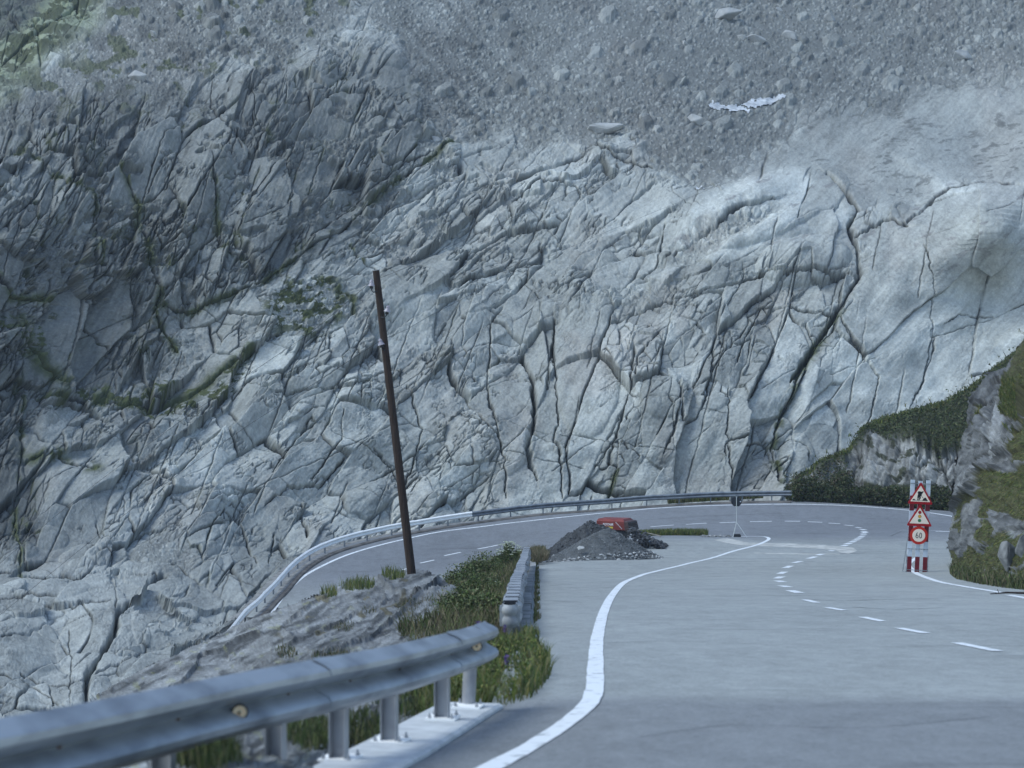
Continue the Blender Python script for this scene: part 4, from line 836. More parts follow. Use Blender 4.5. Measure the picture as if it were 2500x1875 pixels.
# near rock on the right
rp_ = [(2309,1330),(2312,1290),(2316,1262),(2327,1207),(2334,1146),(2345,1081),(2359,1008),(2366,972),(2385,951),(2406,922),(2435,907),(2453,898),(2475,865),(2500,820),(2530,790),(2620,770),(2800,745),(3000,770),(3180,860),(3230,1100),(3230,1700),(2900,1640),(2750,1560),(2560,1500),(2480,1450),(2380,1432),(2325,1400)]
rc = [(2310,1400,61),(2400,1430,52),(2500,1450,45),(2740,1520,36),(3200,1700,30),(3200,1200,38),(3100,850,55),(2318,1262,65),(2340,1081,68),(2380,950,71),(2450,900,72),(2420,1200,60),(2500,1300,51),(2500,1050,62),(2500,830,70),(2740,1250,44),(2740,1000,52),(2740,770,62),(2600,1400,42)]
nveg = [np.array(q, float) for q in ([(2448,905),(2500,800),(2760,740),(2760,1080),(2500,1040),(2470,1015),(2440,1000),(2455,950)], r5([(1550,430),(1700,380),(1800,500),(1800,640),(1540,600)]), r5([(1370,720),(1500,660),(1800,620),(1800,960),(1640,1040),(1560,960),(1500,1000),(1400,1000),(1350,860)]), r5([(1190,960),(1290,850),(1370,800),(1380,850),(1300,900),(1200,1010)]), r5([(1370,940),(1450,930),(1480,1100),(1420,1200),(1370,1180)]), r5([(1420,1190),(1560,1120),(1800,1050),(1800,1300),(1640,1330),(1400,1300)]), r5([(1080,1230),(1300,1250),(1500,1330),(1800,1350),(1800,1560),(1500,1500),(1250,1440),(1090,1400)]), r5([(1310,300),(1380,290),(1390,340),(1330,360)]), r5([(1240,1000),(1290,1040),(1200,1120),(1180,1060)]))]
def nmask(U, V):
    wu = U+fbm(U/26, V/26, 520, 5)*30; wv = V+fbm(U/26+5, V/26, 524, 5)*30; m = np.zeros(U.shape, bool)
    for q in nveg: m |= inpoly(wu, wv, q)
    return m
def nrel(U, V):
    wu = U+fbm(U/70, V/70, 510, 4)*16; wv = V+fbm(U/70, V/70, 514, 4)*16; t = nmask(U, V)
    a, g, tn = hblocks(wu, wv, 52, [(66, 190, 66, 34, 2.8, 22, 1), (62, 72, 30, 15, 1.7, 11, .85), (58, 28, 13, 6, 1.3, 6, .7)], ajit=34); b = 0
    u, v = rot(wu, wv, 68, 70, 12); return (a+b+fbm(u, v, 516, 4)*9+fbm(U/10, V/9, 518, 3)*2.5)*(1-.7*t)+fbm(U/120, V/120, 519, 3)*50+t*10*(1+fbm(U/18, V/14, 517, 3)), g, tn
def ncol(U, V):
    u, v = rot(U, V, 68, 90, 16); c = np.empty(U.shape+(3,)); c[:] = (.165, .172, .172); c *= (1+.3*fbm(u*2.2, v, 530, 5)+.4*fbm(U/9, V/9, 534, 4))[..., None]
    dk = sstep(.0, .35, fbm(u*.8, v*.7, 538, 3)); c *= (1-.3*dk)[..., None]
    t = nmask(U, V)[..., None]; return np.clip(np.where(t, np.array((.06, .06, .025))*(1+.5*fbm(U/12, V/8, 540, 3)[..., None]), c), .01, .8)
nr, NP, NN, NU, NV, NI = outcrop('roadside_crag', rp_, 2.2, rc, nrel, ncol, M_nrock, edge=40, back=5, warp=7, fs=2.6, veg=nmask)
tag(nr, 'dark grey mossy crag rising behind the stacked road signs', 'rock')
nm = nmask(NU, NV) & NI & (NU < 2620)
p_, n_ = onpatch(NP, NN, NU, NV, nm, 60000); g = blades('grass', p_, .06, .30, .02, YGR+GRN+[(.05, .06, .02)], nrm=n_, lean=.6); tag(g, 'yellow green grass growing on the ledges of the roadside crag', 'grass', kind='stuff')
p_, n_ = onpatch(NP, NN, NU, NV, nm, 26000); g = leaves('low_herbs', p_+n_*rng.random((len(p_), 1))*.15, .015, .045, DGR+GRN+[(.09, .12, .09)]); tag(g, 'mat of small leafy plants on the roadside crag', 'herbs', kind='stuff')
# grass at the crag foot
pp = [tuple(hit(*q)[:2]) for q in [(2318, 1400), (2335, 1414), (2390, 1426), (2440, 1434), (2500, 1441), (2620, 1462)]]+[(17.5, 48), (17, 55), (16.2, 61), (15.2, 62)]
pts = inworld(pp, 17000, ZR); g = blades('grass', pts, .08, .42, .022, GRN+DRY+DGR, lean=.5); tag(g, 'grass verge in front of the roadside crag', 'grass', kind='stuff')
pts = inworld(pp, 5000, ZR); pts[:, 2] += rng.random(len(pts))*.3; g = leaves('low_herbs', pts, .02, .05, DGR+GRN); tag(g, 'leafy weeds at the foot of the roadside crag', 'herbs', kind='stuff')
for i, (px, py, Y, s_, l) in enumerate([(2462, 1362, 50, .9, 'upright grey boulder at the foot of the roadside crag'), (2412, 1398, 54, .35, 'small grey stone in the grass by the road signs'), (2498, 1335, 49, .7, 'pale boulder at the right edge beside the crag')]):
    v, f = hullrock((0, 0, 0), s_, 700+i, (.8, .9, 1.15), 18); mb = MB(); mb.add(v, f); o = mb.build('boulder', noise_mat('boulder_rock', (.12, .125, .125), (.24, .245, .24), 4, .9, bump=.02, bscale=12)); o.location = P(px, py, Y); tag(o, l, 'boulder')

# ------------------------------------------------------------------ boulders and snow on the mountainside
M_bld = noise_mat('pale_granite', (.30, .31, .31), (.42, .43, .42), 1.2, .9, bump=.03, bscale=5)
bl = [(2027, 48, 42, (.7, .8, 1.1), 'large upright pale boulder high on the scree'), (1772, 42, 58, (1.4, .9, .45), 'flat tilted pale slab near the top of the scree'), (1850, 97, 40, (1.5, .9, .5), 'low dark edged block in the middle of the scree'), (1812, 90, 24, (1, .9, .9), 'rounded boulder touching the low block on the scree'), (1930, 88, 40, (1, .8, .6), 'pale boulder half buried in fine gravel'), (1476, 318, 100, (1.1, .5, .22), 'long flat slab at the bottom of the scree'), (2434, 236, 26, (.8, .7, 1.1), 'pale upright block right of the boulder field'), (2345, 137, 52, (1.1, .7, .5), 'big dark boulder in the boulder field at upper right'), (1675, 103, 26, (1, .8, .8), 'small angular boulder left of the low block'), (1591, 22, 26, (1, .8, .8), 'pointed boulder at the top edge of the scree'), (337, 190, 44, (1.1, .8, .7), 'rounded boulder on the left scree below the green slope'), (375, 83, 22, (1.1, .8, .8), 'white boulder on the left scree'), (1904, 20, 20, (1, .8, .7), 'small boulder left of the large upright one'), (1692, 295, 44, (1.2, .7, .5), 'brownish slab below the snow patch'), (1105, 445, 40, (1, .8, .7), 'rounded boulder at the foot of the left block field'), (1065, 340, 24, (1, .8, .8), 'square white boulder above the jointed blocks'), (2180, 465, 30, (1, .8, .6), 'boulder in the gully between the two polished slabs')]
for i, (px, py, s_, sq, l) in enumerate(bl):
    p, n = mpoint(px, py); k = p.y/F*1.15; v, f = hullrock((0, 0, 0), s_*k, 800+i, (sq[0], sq[1], min(1.2, sq[2]*1.5)), 12); mb = MB(); mb.add(v, f); o = mb.build('boulder', M_bld); o.location = p+n*(s_*k*.08); o.rotation_euler = (R(random.uniform(-15, 15)), R(random.uniform(-18, 18)), 0); tag(o, l, 'boulder', 'boulders lying on the scree')
def snow(polys, label):
    PPs = [np.array(q, float) for q in polys]; allp = np.concatenate(PPs); x0, y0 = allp.min(0)-6; x1, y1 = allp.max(0)+6
    i0, i1 = int((x0+200)/MST), int((x1+200)/MST); j0, j1 = int((y0+90)/MST), int((y1+90)/MST); Us, Vs = U[j0:j1, i0:i1], V[j0:j1, i0:i1]
    wu = Us+fbm(Us/9, Vs/9, 600, 4)*12; wv = Vs+fbm(Us/9, Vs/6, 604, 4)*8; m = np.zeros(Us.shape, bool)
    for q in PPs: m |= inpoly(wu, wv, q)
    s_ = MP[j0:j1, i0:i1].copy(); 
    for _ in range(6): s_[1:-1, 1:-1] = (s_[:-2, 1:-1]+s_[2:, 1:-1]+s_[1:-1, :-2]+s_[1:-1, 2:])/4
    s_ += MN[j0:j1, i0:i1]*.11; me = npmesh('snow_patch', s_.reshape(-1, 3), gridfaces(*Us.shape, m), smooth=True)
    bm = bmesh.new(); bm.from_mesh(me); bmesh.ops.delete(bm, geom=[v for v in bm.verts if not v.link_faces], context='VERTS'); bm.to_mesh(me); bm.free()
    tag(link('snow_patch', me, M_snow), label, 'snow')
snow([[(1806,254),(1830,242),(1880,236),(1914,233),(1912,249),(1870,254),(1835,262)]], 'larger white patch of old snow on the scree')
snow([[(1730,249),(1760,252),(1800,255),(1836,264),(1828,273),(1780,267),(1736,263)]], 'narrow patch of old snow left of and below the larger one')
snow([[(1692,458),(1725,462),(1765,457),(1760,464),(1700,466)]], 'thin sliver of snow behind the polished dome')

# ------------------------------------------------------------------ guardrails
WPROF = [(.0, .0), (.012, .012), (.055, .035), (.078, .055), (.082, .085), (.070, .110), (.020, .140), (.006, .155), (.020, .170), (.070, .200), (.082, .225), (.078, .255), (.055, .275), (.012, .298), (.0, .31)]
def wbeam(path, z0s, scale=1.0, depth=1.0, side=1, flare=None):
    """path: world x,y list; z0s: bottom height of the beam at each point; W profile bulges to the given side"""
    mb = MB(); n = len(path); prof = [(a*depth, b*scale) for a, b in WPROF]; th = .005; pr = prof+[(a-th, b) for a, b in reversed(prof)]; m = len(pr); v = []; f = []
    for i, p in enumerate(path):
        p = Vector((p[0], p[1])); a = Vector((path[max(i-1, 0)][0], path[max(i-1, 0)][1])); b = Vector((path[min(i+1, n-1)][0], path[min(i+1, n-1)][1])); t = (b-a).normalized(); nn = Vector((t.y, -t.x))*side
        k = 1+(flare[i] if flare else 0)
        for q, zz in pr: v.append((p.x+nn.x*q*k, p.y+nn.y*q*k, z0s[i]+zz*k))
    for i in range(n-1):
        for k in range(m): f.append((i*m+k, i*m+(k+1) % m, (i+1)*m+(k+1) % m, (i+1)*m+k))
    f.append(tuple(range(m))); f.append(tuple((n-1)*m+k for k in reversed(range(m)))); mb.add(v, f); return mb
# nearest guardrail
zp = lambda Y: -.0795*Y
nearpath = resample([(-3.9, 2.6, 0), (-3.05, 5.2, 0), (-2.23, 7.9, 0), (-1.93, 8.95, 0), (-1.58, 10.3, 0), (-1.20, 11.55, 0), (-.84, 12.8, 0), (-.53, 14.2, 0), (-.32, 15.3, 0)], .25)
nr_ = empty('guardrail', (-.32, 15.3, zp(15.3))); tag(nr_, 'nearest galvanised guardrail crossing the lower left corner, with two round reflectors', 'guardrail')
def tolocal(mb, root):
    L = Vector(root.location); mb.v = [tuple(Vector(p)-L) for p in mb.v]; return mb
joints = [7.3, 11.35, 14.15]
seg = [[]]
for p in nearpath:
    seg[-1].append(p)
    if len(seg) <= len(joints) and p.y > joints[len(seg)-1]: seg.append([p-(p-seg[-1][-2])*.4 if len(seg[-1]) > 1 else p])
for i, sg in enumerate(seg):
    z0 = [zp(p.y)+.335 for p in sg]; b = wbeam([(p.x, p.y) for p in sg], z0, 1.16, 1.55, 1, [(.028 if j == 0 else .0) for j in range(len(sg))])
    tolocal(b, nr_).build('rail_beam', M_galv, nr_, smooth=True)
e0 = nearpath[-1]; ends = [(e0.x, e0.y), (e0.x+.04, e0.y+.14), (e0.x+.07, e0.y+.24), (e0.x+.085, e0.y+.32)]
tolocal(wbeam(ends, [zp(e0.y)+.33]*4, 1.17, 1.5, 1, [.02, .01, 0, 0]), nr_).build('end_terminal', M_galv, nr_, smooth=True)
for k, Y in enumerate((5.6, 7.0, 8.3, 9.55, 10.88, 12.05, 12.95, 14.3, 15.25)):
    i = min(range(len(nearpath)), key=lambda j: abs(nearpath[j].y-Y)); p = nearpath[i]; t = (nearpath[min(i+1, len(nearpath)-1)]-nearpath[i-1]).normalized(); a = math.atan2(t.y, t.x); x, y = p.x-.045*t.y*1.2-.0, p.y+.045*t.x; z = zp(Y)
    mb = MB(); last = Y > 15
    if last: mb.tube([(x, y+.1, z), (x+.03, y+.05, z+.62)], .058, 16)
    else:
        Q = Matrix.Rotation(a, 3, 'Z')
        mb.box((x, y, z+.31), (.008, .10, .62), M=Q); 
        for s in (-1, 1): mb.box(Vector((x, y, z+.31))+Q @ Vector((-.032, s*.054, 0)), (.072, .008, .62), M=Q)
    post = tolocal(mb, nr_).build('post', M_galvp, nr_, bevel=.002)
    mb = MB(); Q = Matrix.Rotation(a, 3, 'Z'); mb.box((x, y, z+.008), (.22, .24, .016), M=Q); tolocal(mb, nr_).build('base_plate', M_galvn, post)
    mb = MB()
    for sx in (-1, 1):
        for sy in (-1, 1):
            mb = MB(); c = Vector((x, y, z))+Q @ Vector((sx*.082, sy*.09, 0)); mb.tube([c+Vector((0, 0, .016)), c+Vector((0, 0, .034))], .014, 6); mb.tube([c+Vector((0, 0, .03)), c+Vector((0, 0, .055))], .007, 8); tolocal(mb, nr_).build('anchor_bolt', M_galvp, post)
    
    mb = MB(); c = Vector((p.x, p.y, z+.335+.18))+Vector((t.y, -t.x, 0))*.012; mb.box(c, (.03, .012, .075), M=Q); tolocal(mb, nr_).build('slot_bolt', M_rust, nr_)
for px, py, Y, off in ((585, 1739, 10.15, 1), (1164, 1577.5, 15.0, 1)):
    c = Vector(P(px, py, Y)); mb = MB(); mb.tube([c+Vector((0, .012, 0)), c+Vector((0, .03, 0))], .046, 24); mb.box(c+Vector((-.05, .04, 0)), (.09, .02, .035)); tolocal(mb, nr_); hb = mb.build('reflector_housing', M_dark, nr_)
    mb = MB(); mb.disc(c, .037, .02); tolocal(mb, nr_).build('reflector', M_refl, nr_)
    mb = MB(); mb.disc(c-Vector((0, .011, 0)), .008, .006, n=16); tolocal(mb, nr_).build('reflector_screw', M_rust, nr_)
# plinth below it
pl = resample([(-2.75, 3, 0), (-1.78, 7.5, 0), (-1.16, 10.6, 0), (-.95, 11.85, 0), (-.80, 12.73, 0), (-.41, 15.3, 0), (-.34, 15.75, 0)], .4); mb = MB(); v = []; f = []
for i, p in enumerate(pl):
    a = pl[max(i-1, 0)]; b = pl[min(i+1, len(pl)-1)]; t = (b-a).normalized(); n = Vector((t.y, -t.x, 0)); c = p; z = zp(p.y)
    for q, zz in ((-.27, -.25), (-.27, -.002), (.235, -.002), (.265, -.02), (.27, -.13), (.27, -.25)): v.append((c.x+n.x*q, c.y+n.y*q, z+zz+.0))
m = 6
for i in range(len(pl)-1):
    for k in range(m): f.append((i*m+k, i*m+(k+1) % m, (i+1)*m+(k+1) % m, (i+1)*m+k))
f.append(tuple(range(m))); f.append(tuple((len(pl)-1)*m+k for k in reversed(range(m)))); mb.add(v, f)
pn = mb.build('concrete_plinth', M_conc); pn.location.z = 0; tag(pn, 'pale smooth concrete plinth carrying the nearest guardrail', 'kerb')

# twisted double-sided guardrail
tw = resample([(-.03, 25, 0), (.02, 28, 0), (.045, 31, 0), (.07, 34, 0), (.11, 37.5, 0), (.19, 41, 0), (.22, 45, 0), (.28, 48.5, 0), (.36, 52, 0), (.40, 56, 0), (.46, 60, 0), (.53, 63.5, 0)], 1.33)
ztop = lambda Y: zp(Y)*(Y < 60)+(Y >= 60)*surfz(ZR, .6, Y) + np.interp(Y, [25, 40, 45, 52, 63.5], [.46, .50, .55, .62, .74])
tr_ = empty('guardrail', (-.03, 25, zp(25))); tag(tr_, 'twisted double-sided guardrail with slatted top along the middle bank', 'guardrail')
for side in (1, -1):
    for i in range(len(tw)-1):
        a, b = tw[i], tw[i+1]; t = (b-a).normalized(); n = Vector((t.y, -t.x, 0))*side*.085; wob = .02*math.sin(i*1.7); a2 = a+n*(1+.0)+Vector((wob, 0, 0)); b2 = b+n+Vector((.02*math.sin((i+1)*1.7), 0, 0))+t*.06
        tolocal(wbeam([(a2.x, a2.y), (b2.x, b2.y)], [ztop(a.y)-.31+.008*math.sin(i*2.1), ztop(b.y)-.31+.008*math.sin(i*2.1+2.1)], 1, .75, side, [.06, -.01]), tr_).build('rail_beam', M_galvt, tr_, smooth=True)
for i, p in enumerate(tw[:-1]):
    q = tw[i+1]; t = (q-p).normalized(); a = math.atan2(t.y, t.x); mb = MB(); c = p.lerp(q, .5); mb.box((c.x, c.y, ztop(c.y)+.034), (.46, .21, .02), rz=a); sp_ = tolocal(mb, tr_).build('spacer', M_galvt, tr_); mb = MB(); e_ = c-t*.22; mb.box((e_.x, e_.y, ztop(e_.y)-.012), (.03, .20, .10), rz=a); tolocal(mb, tr_).build('slat_gap_shade', M_dark, sp_)  # dark block added under each plate front to paint the shade between slats
    if i % 3 == 1: mb = MB(); mb.box((p.x, p.y, ztop(p.y)-.36), (.06, .1, .62), rz=a); tolocal(mb, tr_).build('post', M_galvo, tr_)
ring = [(tw[0].x+.09*math.cos(a), tw[0].y+.02-.12*math.sin(a)) for a in np.linspace(0, math.pi, 11)]
tolocal(wbeam(ring, [ztop(25)-.315]*11, 1.03, .38, -1), tr_).build('end_terminal', M_galvc, tr_, smooth=True)
mb = MB(); mb.prism([(-.14, 0), (.14, 0), (.14, .29), (-.14, .29)], -.03, .0); mb.v = [(x+tw[0].x, y+25.0, z+ztop(25)-.3) for x, y, z in mb.v]; tolocal(mb, tr_).build('end_cap', M_galvc, tr_)
mb = MB(); mb.box((tw[0].x, 25.2, ztop(25)-.42), (.08, .1, .4)); tolocal(mb, tr_).build('post', M_galvp, tr_)
# old concrete kerb beside it, in cast lengths
kp = resample([(.17, 25.5, 0), (.22, 31, 0), (.30, 37.5, 0), (.40, 45, 0), (.52, 52, 0), (.72, 63, 0), (.80, 68, 0)], 2.0); first = None
kerb = empty('kerb', (.17, 25.5, zp(25.5))); tag(kerb, 'weathered concrete kerb in cast lengths right of the twisted guardrail', 'kerb')
for a, b in zip(kp[:-1], kp[1:]):
    t = (b-a); c = (a+b)/2; an = math.atan2(t.y, t.x); z = surfz(ZR, c.x+.4, c.y); z2 = surfz(ZR, b.x+.4, b.y)-surfz(ZR, a.x+.4, a.y)
    Q = Matrix.Rotation(an, 3, 'Z') @ Matrix.Rotation(-math.atan2(z2, t.length), 3, 'Y')
    mb = MB(); mb.box((c.x+random.uniform(-.01, .01), c.y, z-.02+random.uniform(-.01, .01)), (t.length-.03, .21, .26), M=Q); tolocal(mb, kerb).build('kerb_stone', M_concd, kerb, bevel=.015)

# far guardrail round the hairpin
fr = resample([(q[0], q[1], q[2]) for q in rail_w]+[(-11.75, 79.5, -8.98), (-11.85, 76, -9.3), (-12, 70, -9.8)], 1.0)
far = empty('guardrail', fr[0]); tag(far, 'long guardrail curving round the outside of the far hairpin', 'guardrail')
cut = min(range(len(fr)), key=lambda i: abs(fr[i].x/fr[i].y*F+1250-1147))
for nm, sl, mt in (('weathered', fr[:cut+1], M_galvo), ('bright', fr[cut:], M_galvn)):
    for k in range(0, len(sl)-1, 4):
        q = sl[k:k+5]
        if len(q) < 2: continue
        tolocal(wbeam([(p.x, p.y) for p in q], [p.z+.30 for p in q], 1.02, 1, -1, [.05]+[0]*(len(q)-1)), far).build('rail_beam', mt, far, smooth=True)
post0 = None
for i, q in enumerate(rail_w+[(-11.75, 79.5, -8.98), (-11.85, 77.5, -9.15)]):
    a = rail_w[max(i-1, 0)] if i < len(rail_w) else (-11.6, 82, 0); b = rail_w[min(i+1, len(rail_w)-1)] if i < len(rail_w) else (-11.8, 77, 0); an = math.atan2(b[1]-a[1], b[0]-a[0])
    if post0 is None: mb = MB(); mb.box((0, 0, .15), (.06, .012, .8)); mb.box((.028, -.03, .15), (.008, .06, .8)); mb.box((-.028, -.03, .15), (.008, .06, .8)); post0 = mb.build('post', M_galvo, far); o = post0
    else: o = post0.copy(); COL.objects.link(o); o.parent = far
    o.location = Vector(q)-far.location; o.rotation_euler.z = an
inner = offset2d([Vector((p.x, p.y)) for p in fr], .38 if offset2d([Vector((p.x, p.y)) for p in fr], .38)[20].y < fr[20].y else -.38); mb = MB(); v = []; f = []
inner2 = offset2d(inner, (.24 if offset2d(inner, .24)[20].y < inner[20].y else -.24))
za = ZR(np.array([p.x for p in inner]), np.array([p.y for p in inner])); zb = ZR(np.array([p.x for p in inner2]), np.array([p.y for p in inner2]))
for i in range(len(inner)):
    for p, z in ((inner[i], za[i]-.25), (inner[i], za[i]+.085), (inner2[i].lerp(inner[i], .2), zb[i]+.075), (inner2[i], zb[i]+.02), (inner2[i], zb[i]-.25)): v.append((p.x, p.y, z))
for i in range(len(inner)-1):
    for k in range(5): f.append((i*5+k, i*5+(k+1) % 5, (i+1)*5+(k+1) % 5, (i+1)*5+k))
mb.add(v, f); o = mb.build('kerb', noise_mat('old_asphalt_kerb', (.07, .065, .06), (.15, .14, .13), 2, .95, bump=.02, bscale=10)); tag(o, 'low dark kerb below the far guardrail', 'kerb')
# gravelly shoulder outside the kerb
sh = MB(); v = []; f = []
out2 = offset2d([Vector((p.x, p.y)) for p in fr], -.9 if offset2d([Vector((p.x, p.y)) for p in fr], .38)[20].y < fr[20].y else .9)
for i in range(len(inner)):
    z = fr[i].z; v += [(inner[i].x, inner[i].y, za[i]+.02), (out2[i].x, out2[i].y, z-.03), (out2[i].x, out2[i].y+.4, z-3)]
for i in range(len(inner)-1):
    for k in range(2): f.append((i*3+k, i*3+k+1, (i+1)*3+k+1, (i+1)*3+k))
sh.add(v, f); o = sh.build('road_shoulder', noise_mat('shoulder_gravel', (.14, .14, .135), (.28, .28, .27), 3, .95, bump=.03, bscale=14)); tag(o, kind='structure')

# ------------------------------------------------------------------ leaning pole with wires
pb = Vector(P(1013, 1470, 50)); pt = Vector(P(918, 661, 50)); pole = empty('utility_pole', pb); tag(pole, 'leaning dark wooden pole with three small insulators on the rock hump', 'pole')
mb = MB(); pts = [pb.lerp(pt, t) for t in np.linspace(-.06, 1, 14)]; mb.tube([p-pb for p in pts], [.128-.034*t for t in np.linspace(0, 1, 14)], 18); mb.build('pole_shaft', M_wood, pole, smooth=True)
mb = MB(); mb.tube([pt-pb, pt-pb+Vector((-.003, 0, .02))], .1, 18); mb.build('pole_cap', M_galvp, pole)
ins = []
for px, py, tilt, sgn in ((907, 694, 0, -1), (946, 757, 12, 1), (930, 838, -14, -1)):
    c = Vector(P(px, py, 49.84)); fy = (py-661)/(1470-661); ax = pt.lerp(pb, fy); M = Matrix.Rotation(R(tilt), 3, 'Y'); mb = MB()
    for z0, z1, r0, r1 in ((-.05, .03, .10, .06), (.03, .07, .055, .05), (.07, .10, .06, .045), (.10, .13, .05, .02)): mb.tube([M @ Vector((0, 0, z0)), M @ Vector((0, 0, z1))], [r0, r1], 16)
    mb.v = [tuple(Vector(p)+c-pb) for p in mb.v]; io = mb.build('insulator', M_porc, pole, smooth=True)
    mb = MB(); s = Vector((sgn*.0, 0, -.06)); mb.tube([M @ Vector((0, 0, -.04)), M @ Vector((0, 0, -.16)), M @ Vector((-sgn*.05, .03, -.22)), ax-c+Vector((0, -.08, -.2))], .016, 8); mb.tube([M @ Vector((0, 0, -.06)), M @ Vector((0, 0, -.12))], .05, 12); mb.v = [tuple(Vector(p)+c-pb) for p in mb.v]; mb.build('hook', M_dark, pole); ins.append(c+Vector((0, 0, .08)))
wires = [([ins[0], P(848, 750, 50.2), P(620, 905, 52), P(396, 1060, 54), P(153, 1245, 57), P(-120, 1480, 60)], 'upper left wire running down from the leaning pole'),
         ([ins[2], P(870, 872, 50.2), P(588, 1050, 52), P(345, 1225, 54), P(158, 1372, 57), P(-120, 1600, 60)], 'lower left wire running down from the leaning pole'),
         ([ins[0], P(1000, 650, 52), P(1250, 532, 66), P(1600, 380, 100), mpoint(1900, 250)[0]], 'upper wire running up right from the leaning pole'),
         ([ins[2], P(980, 812, 51), P(1100, 745, 60), P(1400, 600, 84), mpoint(1900, 395)[0]], 'lower wire running up right from the leaning pole')]
for pp, l in wires:
    mb = MB(); mb.tube(resample(pp, 2.5), .006, 5, caps=False); tag(mb.build('overhead_wire', M_wire), l, 'wire')

# ------------------------------------------------------------------ thin evening air
hb = MB(); hb.box((0, 200, 60), (560, 620, 240)); m_, t_, b_ = nmat('haze_air'); t_.nodes.remove(b_); pv = t_.nodes.new('ShaderNodeVolumePrincipled'); pv.inputs['Color'].default_value = (.72, .86, 1, 1); pv.inputs['Density'].default_value = .00035; pv.inputs['Anisotropy'].default_value = .2
t_.links.new(pv.outputs[0], t_.nodes['Material Output'].inputs['Volume']); hz_ = hb.build('haze', m_); tag(hz_, 'thin blue evening haze in front of the mountainside', 'haze', kind='stuff')

# ------------------------------------------------------------------ stacked road signs on banded boards
sg = empty('road_sign_stand', P(2238, 1400, 60), (0, R(2.55), 0)); tag(sg, 'red and white banded stand with roadworks, traffic light and 60 signs stacked on it', 'road sign')
k = .0022195
for i, cx in enumerate((-.262, 0, .262)):
    top = 3.11 if i != 1 else 3.08; pk = MB(); pk.prism([(cx-.074, .03), (cx+.074, .03), (cx+.074, top), (cx-.074, top)], 0, .03); pl_ = pk.build('board', M_white, sg, bevel=.003)
    for a, b in ((.045, .555), (1.065, 1.575), (2.085, 2.585)):
        mb = MB(); mb.box((cx, -.002, (a+b)/2), (.15, .008, b-a)); mb.build('red_band', M_dred, pl_)
mb = MB()
for z in (.0, .10, .80, 2.98): mb.box((0, -.02, z+.012), (.69, .02, .022))
for s in (-1, 1):
    mb.box((s*.355, .0, .3), (.02, .02, .62)); mb.box((s*.355, .25, .012), (.02, .6, .02)); mb.tube([(s*.355, .5, .02), (s*.3, .03, 1.6)], .012, 8)
mb.build('frame', M_galv, sg)
mb = MB()
for z in (.80,):
    for cx in (-.262, 0, .262): mb.tube([(cx, -.04, z), (cx, -.03, z)], .012, 8)
mb.build('clamp_bolt', M_galvn, sg)
def rtri(zb, zt, half, r, n=6):
    P3 = [Vector((-half, zb)), Vector((half, zb)), Vector((0, zt))]; out = []; c = sum(P3, Vector((0, 0)))/3
    for i in range(3):
        p = P3[i]; d = (c-p).normalized(); a = (P3[i-1]-p).normalized(); b = (P3[(i+1) % 3]-p).normalized(); ha = math.acos(max(-1, min(1, a.dot(b))))/2; o = p+d*(r/math.sin(ha))
        a0 = math.atan2(*reversed((p+a*(r/math.tan(ha))-o))); a1 = math.atan2(*reversed((p+b*(r/math.tan(ha))-o)))
        if a1-a0 > math.pi: a1 -= 2*math.pi
        if a0-a1 > math.pi: a1 += 2*math.pi
        for t in range(n+1): an = a0+(a1-a0)*t/n; out.append((o.x+r*math.cos(an), o.y+r*math.sin(an)))
    return out
def triangle(zb, zt, y):
    mb = MB(); mb.prism(rtri(zb, zt+.02, .43, .035), y, y+.015); s = mb.build('warning_sign', M_sred, sg)
    mb = MB(); h = zt-zb; mb.prism(rtri(zb+.085, zt-.115, .332, .01, 2), y-.004, y); mb.build('sign_face', M_cream, s); return s
t1 = triangle(2.31, 3.045, -.05); t2 = triangle(1.58, 2.31, -.065); t1['label'] = 'roadworks warning triangle with a digging worker'; t2['label'] = 'warning triangle with traffic lights'
mb = MB(); mb.disc((0, -.05, 1.272), .30, .015, n=56); c60 = mb.build('speed_limit_sign', M_cred, sg); mb = MB(); mb.disc((0, -.06, 1.272), .213, .006, n=56); mb.build('sign_face', M_cream, c60)
for z, mt, nm in ((2.04, M_sred, 'red_light'), (1.905, M_yel, 'amber_light'), (1.768, M_grn, 'green_light')):
    mb = MB(); mb.disc((0, -.0705, z), .049, .003, n=28); mb.build(nm, mt, t2); mb = MB(); mb.disc((0, -.0698, z), .055, .0016, n=28); mb.build('light_rim', M_black, t2)
# pictogram, drawn in zoomed photo pixels
def zp4(pts, cx=452, cz=1520): return [((x-cx)*k, (cz-y)*k) for x, y in pts]
fig = [[(405,300),(418,288),(440,286),(462,292),(478,286),(494,283),(496,292),(486,304),(478,318),(470,332),(468,348),(458,358),(452,366),(460,378),(450,400),(438,415),(442,422),(424,421),(428,404),(436,386),(430,378),(424,392),(420,416),(424,424),(404,422),(408,398),(406,372),(408,350),(414,334),(410,322),(418,310),(408,312)],
       [(330,424),(338,412),(346,404),(358,400),(366,408),(376,416),(384,424)], [(480,426),(492,404),(508,386),(520,376),(534,380),(546,398),(566,426)], [(328,421),(568,424),(568,428),(328,425)],
       [(458,352),(463,350),(500,388),(496,392)], [(470,296),(484,284),(494,286),(494,294),(482,302),(472,304)]]
for q in fig:
    mb = MB(); mb.prism(list(reversed(zp4(q))), -.0565, -.0541); mb.build('pictogram', M_black, t1)
